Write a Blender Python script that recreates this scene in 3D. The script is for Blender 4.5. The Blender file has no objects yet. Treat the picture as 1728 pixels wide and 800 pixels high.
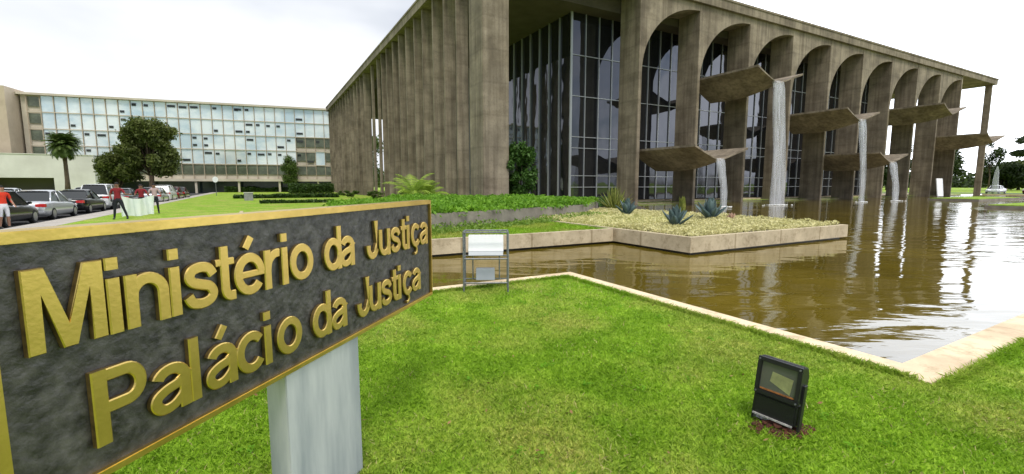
import bpy, bmesh, math, random
import numpy as np
from mathutils import Vector, Matrix
R = math.radians
random.seed(7); rng = np.random.default_rng(7)
S = bpy.context.scene
COL = S.collection

# ------------------------------------------------------------ camera
PITCH = math.atan(88/773.0)
cam = bpy.data.cameras.new('camera'); cam.sensor_width = 36; cam.lens = 36*773/1728
cam.clip_start = 0.05; cam.clip_end = 6000
camo = bpy.data.objects.new('camera', cam); COL.objects.link(camo)
camo.location = (0, 0, 1.70); camo.rotation_euler = (R(90)-PITCH, 0, 0)
S.camera = camo
# ------------------------------------------------------------ world
SUN_EL, SUN_AZ = 60.0, 170.0        # azimuth, degrees clockwise from +Y
W = bpy.data.worlds.new('World'); S.world = W; W.use_nodes = True
nt = W.node_tree; N = nt.nodes; LK = nt.links
for n in list(N): N.remove(n)
out = N.new('ShaderNodeOutputWorld'); bg = N.new('ShaderNodeBackground'); bg.inputs['Strength'].default_value = 0.1
sky = N.new('ShaderNodeTexSky'); sky.sky_type = 'NISHITA'; sky.sun_disc = False
sky.sun_elevation = R(SUN_EL); sky.sun_rotation = R(SUN_AZ); sky.dust_density = 2.0
tc = N.new('ShaderNodeTexCoord'); mp = N.new('ShaderNodeMapping'); mp.inputs['Scale'].default_value = (1, 1, 2.6); mp.inputs['Location'].default_value = (.9, .35, .2)
nz = N.new('ShaderNodeTexNoise'); nz.inputs['Scale'].default_value = 2.2; nz.inputs['Detail'].default_value = 7; nz.inputs['Roughness'].default_value = .55
cr = N.new('ShaderNodeValToRGB'); cr.color_ramp.elements[0].position = .33; cr.color_ramp.elements[1].position = .47
nz2 = N.new('ShaderNodeTexNoise'); nz2.inputs['Scale'].default_value = 1.3; nz2.inputs['Detail'].default_value = 5
cr2 = N.new('ShaderNodeValToRGB')
cr2.color_ramp.elements[0].position = .42; cr2.color_ramp.elements[0].color = (6.0, 6.4, 7.1, 1)
cr2.color_ramp.elements[1].position = .67; cr2.color_ramp.elements[1].color = (10.2, 10.35, 10.6, 1)
mx = N.new('ShaderNodeMix'); mx.data_type = 'RGBA'
LK.new(tc.outputs['Generated'], mp.inputs['Vector']); LK.new(mp.outputs[0], nz.inputs['Vector']); LK.new(mp.outputs[0], nz2.inputs['Vector'])
sx = N.new('ShaderNodeSeparateXYZ'); LK.new(tc.outputs['Generated'], sx.inputs[0])
# cloud cover closes towards the north (+Y), breaks up overhead and to the south
ma = N.new('ShaderNodeMath'); ma.operation = 'MULTIPLY_ADD'; ma.inputs[1].default_value = .16; LK.new(sx.outputs['Y'], ma.inputs[0]); LK.new(nz.outputs['Fac'], ma.inputs[2])
LK.new(ma.outputs[0], cr.inputs[0]); LK.new(nz2.outputs['Fac'], cr2.inputs[0])
LK.new(cr.outputs['Color'], mx.inputs['Factor']); LK.new(sky.outputs[0], mx.inputs['A']); LK.new(cr2.outputs['Color'], mx.inputs['B'])
vm = N.new('ShaderNodeVectorMath'); vm.operation = 'DOT_PRODUCT'; vm.inputs[1].default_value = (.80, .60, 0); LK.new(tc.outputs['Generated'], vm.inputs[0])
mr = N.new('ShaderNodeMapRange'); mr.interpolation_type = 'SMOOTHSTEP'; mr.inputs['From Min'].default_value = .35; mr.inputs['From Max'].default_value = .95; mr.inputs['To Min'].default_value = 1.; mr.inputs['To Max'].default_value = 3.0
LK.new(vm.outputs['Value'], mr.inputs['Value']); vs_ = N.new('ShaderNodeVectorMath'); vs_.operation = 'SCALE'
LK.new(mx.outputs['Result'], vs_.inputs[0]); LK.new(mr.outputs[0], vs_.inputs['Scale']); LK.new(vs_.outputs[0], bg.inputs['Color']); LK.new(bg.outputs[0], out.inputs['Surface'])
# ------------------------------------------------------------ sun (veiled by thin cloud)
sun = bpy.data.lights.new('sun', 'SUN'); sun.energy = 2.0; sun.angle = R(18); sun.color = (1, .95, .86)
suno = bpy.data.objects.new('sun', sun); COL.objects.link(suno)
az = R(SUN_AZ); el = R(SUN_EL)
sd = Vector((math.sin(az)*math.cos(el), math.cos(az)*math.cos(el), math.sin(el)))
suno.rotation_euler = sd.to_track_quat('Z', 'Y').to_euler(); suno.location = (0, 0, 60)
S.view_settings.view_transform = 'Standard'; S.view_settings.look = 'None'; S.view_settings.gamma = 1
S.view_settings.use_curve_mapping = False; S.view_settings.exposure = 0.26

# ------------------------------------------------------------ frame of the palace: origin at its near corner
NC = Vector((-1.603, 30.166, 0)); ANG = R(29.18)
U = Vector((math.cos(ANG), math.sin(ANG), 0)); V = Vector((-U.y, U.x, 0))
def Wp(x, y, z=0): return NC + U*x + V*y + Vector((0, 0, z))
PC = Vector((-1.965, 31.933, 0)); PANG = .4999
PU = Vector((math.cos(PANG), math.sin(PANG), 0)); PV = Vector((-PU.y, PU.x, 0))
def Wb(x, y, z=0): return PC + PU*x + PV*y + Vector((0, 0, z))

# ------------------------------------------------------------ materials
MATS = {}
def mat(name, col, rough=.8, metal=0., var=0., vscale=3., bump=0., bscale=20., col2=None, spec=.5, stretch=(1, 1, 1), coord='Object', detail=8., lo=.35, hi=.65, extra=None):
    if name in MATS: return MATS[name]
    m = bpy.data.materials.new(name); m.use_nodes = True; t = m.node_tree; n = t.nodes; l = t.links
    b = n['Principled BSDF']; b.inputs['Roughness'].default_value = rough; b.inputs['Metallic'].default_value = metal
    b.inputs['Specular IOR Level'].default_value = spec
    b.inputs['Base Color'].default_value = (*col, 1)
    c = n.new('ShaderNodeTexCoord'); mpp = n.new('ShaderNodeMapping'); mpp.inputs['Scale'].default_value = stretch
    if coord == 'World': c = n.new('ShaderNodeNewGeometry'); l.new(c.outputs['Position'], mpp.inputs[0])
    else: l.new(c.outputs[coord], mpp.inputs[0])
    if var > 0 or col2:
        c2 = col2 or tuple(x*(1-var) for x in col); c1 = col if col2 else tuple(x*(1+var*.5) for x in col)
        z = n.new('ShaderNodeTexNoise'); z.inputs['Scale'].default_value = vscale; z.inputs['Detail'].default_value = detail; z.inputs['Roughness'].default_value = .62
        r = n.new('ShaderNodeValToRGB'); r.color_ramp.elements[0].position = lo; r.color_ramp.elements[1].position = hi
        r.color_ramp.elements[0].color = (*c2, 1); r.color_ramp.elements[1].color = (*c1, 1)
        l.new(mpp.outputs[0], z.inputs['Vector']); l.new(z.outputs['Fac'], r.inputs[0]); l.new(r.outputs[0], b.inputs['Base Color'])
        if extra: extra(m, t, b, r, mpp)
    if bump > 0:
        z = n.new('ShaderNodeTexNoise'); z.inputs['Scale'].default_value = bscale; z.inputs['Detail'].default_value = 6
        bp = n.new('ShaderNodeBump'); bp.inputs['Strength'].default_value = bump; bp.inputs['Distance'].default_value = .02
        l.new(mpp.outputs[0], z.inputs['Vector']); l.new(z.outputs['Fac'], bp.inputs['Height']); l.new(bp.outputs[0], b.inputs['Normal'])
    MATS[name] = m; return m

def concrete_extra(m, t, b, r, mpp):
    # board marks, rain streaks and pour joints of cast concrete
    n = t.nodes; l = t.links
    c = n.new('ShaderNodeNewGeometry')
    def layer(scale, sc, lo, hi, a, prev, mult=(0.45, 0.43, 0.40)):
        mm = n.new('ShaderNodeMapping'); mm.inputs['Scale'].default_value = scale; l.new(c.outputs['Position'], mm.inputs[0])
        z = n.new('ShaderNodeTexNoise'); z.inputs['Scale'].default_value = sc; z.inputs['Detail'].default_value = 6; l.new(mm.outputs[0], z.inputs['Vector'])
        rr = n.new('ShaderNodeValToRGB'); rr.color_ramp.elements[0].position = lo; rr.color_ramp.elements[1].position = hi
        rr.color_ramp.elements[0].color = (*mult, 1); rr.color_ramp.elements[1].color = (1, 1, 1, 1); l.new(z.outputs['Fac'], rr.inputs[0])
        x = n.new('ShaderNodeMix'); x.data_type = 'RGBA'; x.blend_type = 'MULTIPLY'; x.inputs['Factor'].default_value = a
        l.new(prev, x.inputs['A']); l.new(rr.outputs[0], x.inputs['B']); return x.outputs['Result']
    o = layer((2.2, 2.2, .10), 1.6, .36, .58, .50, r.outputs[0], (.36, .34, .31)); o = layer((.9, .9, .07), 1.0, .40, .55, .38, o, (.5, .47, .43))
    o = layer((.35, .35, 1.0), 1.1, .40, .52, .45, o, (.6, .57, .52))
    o = layer((1.5, 1.5, 1.5), 7.0, .30, .5, .35, o)
    wv = n.new('ShaderNodeTexWave'); wv.wave_type = 'BANDS'; wv.bands_direction = 'Z'; wv.inputs['Scale'].default_value = .145; wv.inputs['Distortion'].default_value = .25
    l.new(c.outputs['Position'], wv.inputs[0])
    rr = n.new('ShaderNodeValToRGB'); rr.color_ramp.elements[0].position = 0; rr.color_ramp.elements[0].color = (.62, .6, .58, 1); rr.color_ramp.elements[1].position = .02; rr.color_ramp.elements[1].color = (1, 1, 1, 1)
    l.new(wv.outputs['Fac'], rr.inputs[0])
    x = n.new('ShaderNodeMix'); x.data_type = 'RGBA'; x.blend_type = 'MULTIPLY'; x.inputs['Factor'].default_value = .35
    l.new(o, x.inputs['A']); l.new(rr.outputs[0], x.inputs['B']); l.new(x.outputs['Result'], b.inputs['Base Color'])

CONC = mat('brown_cast_concrete', (.37, .310, .230), .9, bump=.35, bscale=9, col2=(.225, .186, .137), vscale=.6, extra=concrete_extra, coord='World')
def joints(m, t, b, r, mpp, rot=0., per=.157, dark=(.55, .5, .42), jf=.8):
    n = t.nodes; l = t.links; prev = r.outputs[0]; c = n.new('ShaderNodeTexCoord'); mm = n.new('ShaderNodeMapping'); mm.vector_type = 'TEXTURE'; mm.inputs['Rotation'].default_value = (0, 0, rot); l.new(c.outputs['Object'], mm.inputs[0])
    for ax in 'XY':
        w = n.new('ShaderNodeTexWave'); w.bands_direction = ax; w.inputs['Scale'].default_value = per; w.inputs['Distortion'].default_value = .02; l.new(mm.outputs[0], w.inputs[0])
        rr = n.new('ShaderNodeValToRGB'); rr.color_ramp.elements[0].color = (*dark, 1); rr.color_ramp.elements[1].color = (1, 1, 1, 1); rr.color_ramp.elements[1].position = .0012; l.new(w.outputs['Fac'], rr.inputs[0])
        x = n.new('ShaderNodeMix'); x.data_type = 'RGBA'; x.blend_type = 'MULTIPLY'; x.inputs['Factor'].default_value = jf; l.new(prev, x.inputs['A']); l.new(rr.outputs[0], x.inputs['B']); prev = x.outputs['Result']
    z = n.new('ShaderNodeTexNoise'); z.inputs['Scale'].default_value = 4.5; z.inputs['Detail'].default_value = 8; z.inputs['Roughness'].default_value = .75; l.new(c.outputs['Object'], z.inputs['Vector'])
    rr = n.new('ShaderNodeValToRGB'); rr.color_ramp.elements[0].position = .30; rr.color_ramp.elements[0].color = (.48, .42, .34, 1); rr.color_ramp.elements[1].position = .50; rr.color_ramp.elements[1].color = (1, 1, 1, 1); l.new(z.outputs['Fac'], rr.inputs[0])
    x = n.new('ShaderNodeMix'); x.data_type = 'RGBA'; x.blend_type = 'MULTIPLY'; x.inputs['Factor'].default_value = .8; l.new(prev, x.inputs['A']); l.new(rr.outputs[0], x.inputs['B']); l.new(x.outputs['Result'], b.inputs['Base Color'])
CONC_L = mat('pale_kerb_concrete', (.64, .54, .37), .85, bump=.3, bscale=25, col2=(.46, .38, .25), vscale=1.6, extra=joints)
CURB = mat('sandy_pool_edging', (.82, .67, .45), .85, bump=.3, bscale=40, col2=(.56, .42, .27), vscale=1.2, lo=.30, hi=.55, extra=lambda *a: joints(*a, rot=R(29.18), per=.22, jf=.3))
WALLG = mat('grey_rough_planter_wall', (.30, .27, .22), .9, bump=.5, bscale=14, col2=(.19, .165, .14), vscale=1.8)
FROST = mat('white_rendered_concrete', (.72, .70, .67), .85, col2=(.58, .56, .53), vscale=.25)
ANNEXC = mat('pale_annex_concrete', (.62, .56, .46), .85, col2=(.5, .44, .36), vscale=.3)
BEIGE = mat('beige_end_wall', (.52, .43, .32), .9, col2=(.43, .35, .26), vscale=.4)
ASPH = mat('asphalt', (.06, .06, .062), .9, col2=(.045, .045, .047), vscale=.8, bump=.3, bscale=60)
PAVE = mat('pale_pavement', (.50, .46, .41), .9, col2=(.38, .35, .31), vscale=.8)
BRASS = mat('polished_brass', (.74, .53, .165), .36, 1., col2=(.58, .41, .12), vscale=5, bump=.04, bscale=60)
GRANITE = mat('mottled_dark_bronze_panel', (.100, .093, .090), .45, .0, col2=(.010, .009, .010), vscale=16, detail=15, lo=.36, hi=.74, bump=.25, bscale=35, spec=.6)
MARBLE = mat('grey_veined_marble', (.30, .325, .35), .42, col2=(.50, .515, .52), vscale=1.3, stretch=(4, 4, .6), lo=.35, hi=.62)
BLACKM = mat('black_painted_metal', (.012, .012, .014), .42, 0, bump=.15, bscale=60)
RUST = mat('rusty_soil', (.12, .035, .018), .95, col2=(.05, .02, .012), vscale=30, bump=.8, bscale=60)
STEEL = mat('galvanised_grey_metal', (.22, .23, .25), .5, .6, var=.3, vscale=20)
WHITE = mat('white_painted_metal', (.85, .86, .88), .35, var=.05)
GREYBOX = mat('pale_grey_metal', (.36, .39, .42), .45, .2, var=.1)
LAMPGLASS = mat('lamp_glass', (.10, .10, .095), .06, 0, spec=1.)
REFL = mat('lamp_reflector', (.62, .56, .44), .3, .8, var=.3, vscale=12)
TYRE = mat('black_rubber', (.02, .02, .02), .85)
RIM = mat('alloy_wheel', (.5, .5, .52), .35, .8)
GLASSD = mat('dark_car_glass', (.012, .016, .018), .04, 0, spec=.8)
REDL = mat('red_tail_light', (.55, .02, .02), .25)
PLATE = mat('grey_number_plate', (.5, .5, .5), .5)
BARK = mat('bark', (.14, .10, .07), .95, col2=(.07, .05, .035), vscale=9, bump=.8, bscale=15, stretch=(1, 1, .25))
MULL = mat('aluminium_mullion', (.42, .44, .47), .45, .5)
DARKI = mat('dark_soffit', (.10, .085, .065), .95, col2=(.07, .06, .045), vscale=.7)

def leafmat(name, c1, c2, scale=1.5, trans=.25, rough=.55):
    if name in MATS: return MATS[name]
    m = bpy.data.materials.new(name); m.use_nodes = True; t = m.node_tree; n = t.nodes; l = t.links
    b = n['Principled BSDF']; b.inputs['Roughness'].default_value = rough; b.inputs['Specular IOR Level'].default_value = .3
    c = n.new('ShaderNodeTexCoord'); z = n.new('ShaderNodeTexNoise'); z.inputs['Scale'].default_value = scale; z.inputs['Detail'].default_value = 8; z.inputs['Roughness'].default_value = .7
    r = n.new('ShaderNodeValToRGB'); r.color_ramp.elements[0].position = .33; r.color_ramp.elements[1].position = .66
    r.color_ramp.elements[0].color = (*c1, 1); r.color_ramp.elements[1].color = (*c2, 1)
    l.new(c.outputs['Object'], z.inputs['Vector']); l.new(z.outputs['Fac'], r.inputs[0]); l.new(r.outputs[0], b.inputs['Base Color'])
    tr = n.new('ShaderNodeBsdfTranslucent'); l.new(r.outputs[0], tr.inputs['Color'])
    ms = n.new('ShaderNodeMixShader'); ms.inputs[0].default_value = trans
    l.new(b.outputs[0], ms.inputs[1]); l.new(tr.outputs[0], ms.inputs[2]); l.new(ms.outputs[0], n['Material Output'].inputs['Surface'])
    MATS[name] = m; return m
def grass_col(m, blade):
    t = m.node_tree; n = t.nodes; l = t.links; b = n['Principled BSDF']
    b.inputs['Roughness'].default_value = .6 if blade else .95; b.inputs['Specular IOR Level'].default_value = .25
    c = n.new('ShaderNodeTexCoord')
    def noise(s, d=5):
        z = n.new('ShaderNodeTexNoise'); z.inputs['Scale'].default_value = s; z.inputs['Detail'].default_value = d; z.inputs['Roughness'].default_value = .6
        l.new(c.outputs['Object'], z.inputs['Vector']); return z.outputs['Fac']
    def ramp(src, p0, c0, p1, c1):
        r = n.new('ShaderNodeValToRGB'); e = r.color_ramp.elements; e[0].position = p0; e[1].position = p1; e[0].color = (*c0, 1); e[1].color = (*c1, 1); l.new(src, r.inputs[0]); return r.outputs[0]
    k = 1.0 if blade else .8
    g = ramp(noise(2.2), .38, (.25*k, .44*k, .026*k), .62, (.36*k, .58*k, .045*k))
    y = ramp(noise(30, 4), .35, (.32*k, .43*k, .06*k), .65, (.66*k, .60*k, .20*k))
    x = n.new('ShaderNodeMix'); x.data_type = 'RGBA'
    mk = ramp(noise(.55, 7), .46, (0, 0, 0), .63, (.85, .85, .85)); l.new(mk, x.inputs['Factor']); l.new(g, x.inputs['A']); l.new(y, x.inputs['B'])
    f = ramp(noise(55 if blade else 14, 3), .36, (.62, .66, .6), .64, (1.25, 1.2, 1.1))
    x2 = n.new('ShaderNodeMix'); x2.data_type = 'RGBA'; x2.blend_type = 'MULTIPLY'; x2.inputs['Factor'].default_value = 1
    l.new(x.outputs['Result'], x2.inputs['A']); l.new(f, x2.inputs['B']); l.new(x2.outputs['Result'], b.inputs['Base Color'])
    if blade:
        tr = n.new('ShaderNodeBsdfTranslucent'); l.new(x2.outputs['Result'], tr.inputs['Color']); ms = n.new('ShaderNodeMixShader'); ms.inputs[0].default_value = .3
        l.new(b.outputs[0], ms.inputs[1]); l.new(tr.outputs[0], ms.inputs[2]); l.new(ms.outputs[0], n['Material Output'].inputs['Surface'])
    else:
        bp = n.new('ShaderNodeBump'); bp.inputs['Strength'].default_value = .9; bp.inputs['Distance'].default_value = .03; l.new(noise(25, 6), bp.inputs['Height']); l.new(bp.outputs[0], b.inputs['Normal'])
GRASS = bpy.data.materials.new('lawn_ground'); GRASS.use_nodes = True; grass_col(GRASS, False)
BLADE = bpy.data.materials.new('grass_blade'); BLADE.use_nodes = True; grass_col(BLADE, True)

def water_mat():
    m = bpy.data.materials.new('brown_pond_water'); m.use_nodes = True; t = m.node_tree; n = t.nodes; l = t.links
    b = n['Principled BSDF']; b.inputs['Roughness'].default_value = .035; b.inputs['IOR'].default_value = 1.62; b.inputs['Specular IOR Level'].default_value = .95
    c = n.new('ShaderNodeTexCoord')
    z = n.new('ShaderNodeTexNoise'); z.inputs['Scale'].default_value = .35; z.inputs['Detail'].default_value = 6; l.new(c.outputs['Object'], z.inputs['Vector'])
    r = n.new('ShaderNodeValToRGB'); e = r.color_ramp.elements; e[0].position = .35; e[1].position = .65; e[0].color = (.108, .078, .007, 1); e[1].color = (.168, .122, .013, 1)
    l.new(z.outputs['Fac'], r.inputs[0]); l.new(r.outputs[0], b.inputs['Base Color'])
    m1 = n.new('ShaderNodeMapping'); m1.inputs['Rotation'].default_value = (0, 0, R(12)); m1.inputs['Scale'].default_value = (.55, 1.5, 1); l.new(c.outputs['Object'], m1.inputs[0])
    z1 = n.new('ShaderNodeTexNoise'); z1.inputs['Scale'].default_value = .9; z1.inputs['Detail'].default_value = 2.5; z1.inputs['Roughness'].default_value = .45; z1.inputs['Distortion'].default_value = .4; l.new(m1.outputs[0], z1.inputs['Vector'])
    z2 = n.new('ShaderNodeTexNoise'); z2.inputs['Scale'].default_value = 7; z2.inputs['Detail'].default_value = 2; l.new(m1.outputs[0], z2.inputs['Vector'])
    a = n.new('ShaderNodeMath'); a.operation = 'MULTIPLY_ADD'; a.inputs[1].default_value = .045; l.new(z2.outputs['Fac'], a.inputs[0]); l.new(z1.outputs['Fac'], a.inputs[2])
    bp = n.new('ShaderNodeBump'); bp.inputs['Distance'].default_value = .055; z3 = n.new('ShaderNodeTexNoise'); z3.inputs['Scale'].default_value = .16; z3.inputs['Detail'].default_value = 3; l.new(c.outputs['Object'], z3.inputs['Vector']); m3 = n.new('ShaderNodeMapRange'); m3.inputs['From Min'].default_value = .4; m3.inputs['From Max'].default_value = .62; m3.inputs['To Min'].default_value = .3; m3.inputs['To Max'].default_value = 1.; l.new(z3.outputs['Fac'], m3.inputs['Value']); l.new(m3.outputs[0], bp.inputs['Strength']); l.new(a.outputs[0], bp.inputs['Height']); l.new(bp.outputs[0], b.inputs['Normal'])
    return m
WATER = water_mat()
def glass_mat(name, base, bumpd=.0):
    m = bpy.data.materials.new(name); m.use_nodes = True; t = m.node_tree; n = t.nodes; l = t.links
    b = n['Principled BSDF']; b.inputs['Roughness'].default_value = .03; b.inputs['Metallic'].default_value = .85; b.inputs['Base Color'].default_value = (*base, 1)
    c = n.new('ShaderNodeTexCoord'); mp = n.new('ShaderNodeMapping'); mp.inputs['Scale'].default_value = (.45, .45, .3); l.new(c.outputs['Object'], mp.inputs[0])
    z = n.new('ShaderNodeTexNoise'); z.inputs['Scale'].default_value = 1; z.inputs['Detail'].default_value = 2; l.new(mp.outputs[0], z.inputs['Vector'])
    bp = n.new('ShaderNodeBump'); bp.inputs['Strength'].default_value = .5; bp.inputs['Distance'].default_value = bumpd; l.new(z.outputs['Fac'], bp.inputs['Height']); l.new(bp.outputs[0], b.inputs['Normal'])
    return m
GLASS = glass_mat('smoked_mirror_glass', (.085, .090, .105), .05)
FALL = bpy.data.materials.new('falling_water'); FALL.use_nodes = True
def _fall():
    t = FALL.node_tree; n = t.nodes; l = t.links; b = n['Principled BSDF']; b.inputs['Base Color'].default_value = (.8, .83, .88, 1); b.inputs['Roughness'].default_value = .3
    c = n.new('ShaderNodeTexCoord'); mp = n.new('ShaderNodeMapping'); mp.inputs['Scale'].default_value = (3, 3, .22); l.new(c.outputs['Object'], mp.inputs[0])
    z = n.new('ShaderNodeTexNoise'); z.inputs['Scale'].default_value = 1.6; z.inputs['Detail'].default_value = 5; l.new(mp.outputs[0], z.inputs['Vector'])
    r = n.new('ShaderNodeValToRGB'); e = r.color_ramp.elements; e[0].position = .30; e[0].color = (.14, .14, .14, 1); e[1].position = .80; e[1].color = (.46, .46, .46, 1)
    l.new(z.outputs['Fac'], r.inputs[0]); tr = n.new('ShaderNodeBsdfTransparent'); ms = n.new('ShaderNodeMixShader')
    l.new(r.outputs[0], ms.inputs[0]); l.new(tr.outputs[0], ms.inputs[1]); l.new(b.outputs[0], ms.inputs[2]); l.new(ms.outputs[0], n['Material Output'].inputs['Surface'])
_fall()

# ------------------------------------------------------------ helpers
def link(name, me, m=None, parent=None, smooth=False):
    o = bpy.data.objects.new(name, me); COL.objects.link(o)
    if m is not None and not me.materials: me.materials.append(m)
    if smooth: me.polygons.foreach_set('use_smooth', [True]*len(me.polygons))
    if parent is not None: o.parent = parent
    return o
def tag(o, label=None, cat=None, group=None, kind=None):
    if label: o['label'] = label
    if cat: o['category'] = cat
    if group: o['group'] = group
    if kind: o['kind'] = kind
    return o
def empty(name, loc=(0, 0, 0), rz=0, label=None, cat=None, group=None):
    o = bpy.data.objects.new(name, None); COL.objects.link(o); o.location = loc; o.rotation_euler = (0, 0, rz); o.empty_display_size = .3
    return tag(o, label, cat, group)
class MB:
    def __init__(s): s.v = []; s.f = []
    def add(s, vs, fs):
        k = len(s.v); s.v += [tuple(v) for v in vs]; s.f += [tuple(i+k for i in f) for f in fs]; return s
    def box(s, x0, x1, y0, y1, z0, z1, M=None):
        vs = [Vector((x, y, z)) for z in (z0, z1) for y in (y0, y1) for x in (x0, x1)]
        if M is not None: vs = [M @ v for v in vs]
        return s.add(vs, [(0, 2, 3, 1), (4, 5, 7, 6), (0, 1, 5, 4), (2, 6, 7, 3), (0, 4, 6, 2), (1, 3, 7, 5)])
    def prism(s, pts, z0, z1):
        n = len(pts); a = sum(pts[i][0]*pts[(i+1) % n][1]-pts[(i+1) % n][0]*pts[i][1] for i in range(n))
        if a < 0: pts = pts[::-1]
        vs = [(p[0], p[1], z0) for p in pts]+[(p[0], p[1], z1) for p in pts]
        return s.add(vs, [tuple(range(n))[::-1], tuple(range(n, 2*n))]+[(i, (i+1) % n, (i+1) % n+n, i+n) for i in range(n)])
    def tube(s, pts, rad, k=8, cap=True):
        pts = [Vector(p) for p in pts]; rad = rad if isinstance(rad, (list, tuple)) else [rad]*len(pts)
        vs = []; fs = []; ref = None
        for i, p in enumerate(pts):
            d = (pts[min(i+1, len(pts)-1)]-pts[max(i-1, 0)]).normalized()
            if ref is None: ref = d.orthogonal().normalized()
            a = (ref-d*ref.dot(d)).normalized(); ref = a; b = d.cross(a)
            vs += [p+(a*math.cos(2*math.pi*j/k)+b*math.sin(2*math.pi*j/k))*rad[i] for j in range(k)]
        for i in range(len(pts)-1):
            for j in range(k): fs.append((i*k+j, i*k+(j+1) % k, (i+1)*k+(j+1) % k, (i+1)*k+j))
        if cap: fs += [tuple(range(k))[::-1], tuple(range((len(pts)-1)*k, len(pts)*k))]
        return s.add(vs, fs)
    def ball(s, c, r, seg=12, rings=8):
        c = Vector(c); r = r if isinstance(r, (tuple, list)) else (r, r, r); vs = []; fs = []
        for i in range(rings+1):
            th = math.pi*i/rings
            for j in range(seg):
                ph = 2*math.pi*j/seg; vs.append((c.x+r[0]*math.sin(th)*math.cos(ph), c.y+r[1]*math.sin(th)*math.sin(ph), c.z+r[2]*math.cos(th)))
        for i in range(rings):
            for j in range(seg): fs.append((i*seg+j, (i+1)*seg+j, (i+1)*seg+(j+1) % seg, i*seg+(j+1) % seg))
        return s.add(vs, fs)
    def build(s, name, m, parent=None, smooth=False, bevel=0):
        me = bpy.data.meshes.new(name); me.from_pydata(s.v, [], s.f); me.update()
        if bevel:
            bm = bmesh.new(); bm.from_mesh(me); bmesh.ops.remove_doubles(bm, verts=bm.verts, dist=1e-5)
            bmesh.ops.bevel(bm, geom=[e for e in bm.edges if e.is_manifold and e.calc_face_angle(0) > .5], offset=bevel, segments=2, affect='EDGES'); bm.to_mesh(me); bm.free()
        return link(name, me, m, parent, smooth)
def copy_tree(o, parent=None):
    c = o.copy(); COL.objects.link(c)
    if parent is not None: c.parent = parent
    for ch in list(o.children): copy_tree(ch, c)
    return c
def mesh_np(name, verts, nper, m, parent=None, smooth=False):
    """verts: (n*nper,3) array of loose polygons with nper corners"""
    n = len(verts)//nper; me = bpy.data.meshes.new(name)
    me.vertices.add(len(verts)); me.vertices.foreach_set('co', np.asarray(verts, 'f').ravel())
    me.loops.add(len(verts)); me.loops.foreach_set('vertex_index', np.arange(len(verts), dtype='i'))
    me.polygons.add(n); me.polygons.foreach_set('loop_start', np.arange(0, len(verts), nper, dtype='i'))
    me.update(calc_edges=True); return link(name, me, m, parent)
def leaves(cent, size, flat=.0, up=.3):
    """pointed four-cornered leaves at centres (n,3)"""
    n = len(cent); d = rng.normal(size=(n, 3)); d[:, 2] += flat; d /= np.linalg.norm(d, axis=1)[:, None]
    e = rng.normal(size=(n, 3)); e -= (e*d).sum(1)[:, None]*d; e /= np.linalg.norm(e, axis=1)[:, None]; f = np.cross(d, e)
    s = (size*rng.uniform(.6, 1.3, n))[:, None]
    P = np.stack([cent-e*s, cent+f*s*.45, cent+e*s, cent-f*s*.45], 1); return P.reshape(-1, 3)
def clump_pts(c, r, n):
    d = rng.normal(size=(n, 3)); d /= np.linalg.norm(d, axis=1)[:, None]; q = (.3+.8*rng.uniform(0, 1, n)**.8+np.where(rng.uniform(0, 1, n) < .15, .35, 0))[:, None]
    return np.array(c)+d*q*np.array(r)

# ============================================================ SETTING
# ground: one sheet to the horizon, with the opening of the reflecting pond
PX0, PX1, PY0, PY1 = -14.0, 96.0, -25.4, 2.6
g = MB()
def grect(x0, x1, y0, y1, z, nx=1):
    q = [Wp(x0, y0, z), Wp(x1, y0, z), Wp(x1, y1, z), Wp(x0, y1, z)]; g.add(q, [(0, 1, 2, 3)])
BIG = 2500
GZ = .12
grect(-BIG, -20.9, -BIG, BIG, GZ-.16); grect(-20.9, PX0, -BIG, BIG, GZ)
grect(PX0, -8.4, -BIG, -20.5, GZ); grect(-8.4, PX1, -BIG, PY0, GZ); grect(PX1, BIG, -BIG, BIG, GZ); grect(PX0, PX1, PY1, BIG, GZ)
g.build('ground', GRASS); tag(bpy.data.objects['ground'], kind='structure')
w = MB(); w.add([Wp(PX0, PY0), Wp(PX1, PY0), Wp(PX1, PY1), Wp(PX0, PY1)], [(0, 1, 2, 3)])
tag(w.build('pond_water', WATER), kind='structure')
# asphalt road along the parked cars
rd = MB(); rd.add([Wp(-31, -60, -.036), Wp(-21.3, -60, -.036), Wp(-21.3, 400, -.036), Wp(-31, 400, -.036)], [(0, 1, 2, 3)]); tag(rd.build('road', ASPH), kind='structure')
pv = MB(); c8 = [Wp(-21.3, -60), Wp(-20.1, -60), Wp(-20.1, 400), Wp(-21.3, 400)]
pv.prism([(p.x, p.y) for p in c8], -.3, .128); tag(pv.build('pavement', PAVE), kind='structure')
r2 = MB(); r2.add([Wp(101, -120, .124), Wp(112, -120, .124), Wp(112, 300, .124), Wp(101, 300, .124)], [(0, 1, 2, 3)]); tag(r2.build('road', ASPH), kind='structure')

def wpoly(mb, pts, z0, z1): return mb.prism([(Wp(*p).x, Wp(*p).y) for p in pts], z0, z1)
# sandy edging of the pond: one continuous kerb
ed = MB(); t = .30; zt = .135
def strip(x0, x1, y0, y1): wpoly(ed, [(x0, y0), (x1, y0), (x1, y1), (x0, y1)], -.35, zt)
strip(PX0, -8.4-.001, -20.5-t, -20.5); strip(-8.4-t, -8.4, PY0-t, -20.5-t-.001); strip(-8.399, PX1, PY0-.36, PY0)
strip(PX1, PX1+.3, PY0-.36, PY1)
e = ed.build('pond_edging', CURB); tag(e, 'sandy concrete edging running round the lawn side of the brown pond', 'kerb')

# ============================================================ PALACE
pal = empty('arcaded_ministry_building', PC, PANG, 'large brown raw-concrete palace with half arches, fins and dark glass behind the pond', 'building')
LX, LY, TOP = 89.3, 79.0, 18.12
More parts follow.
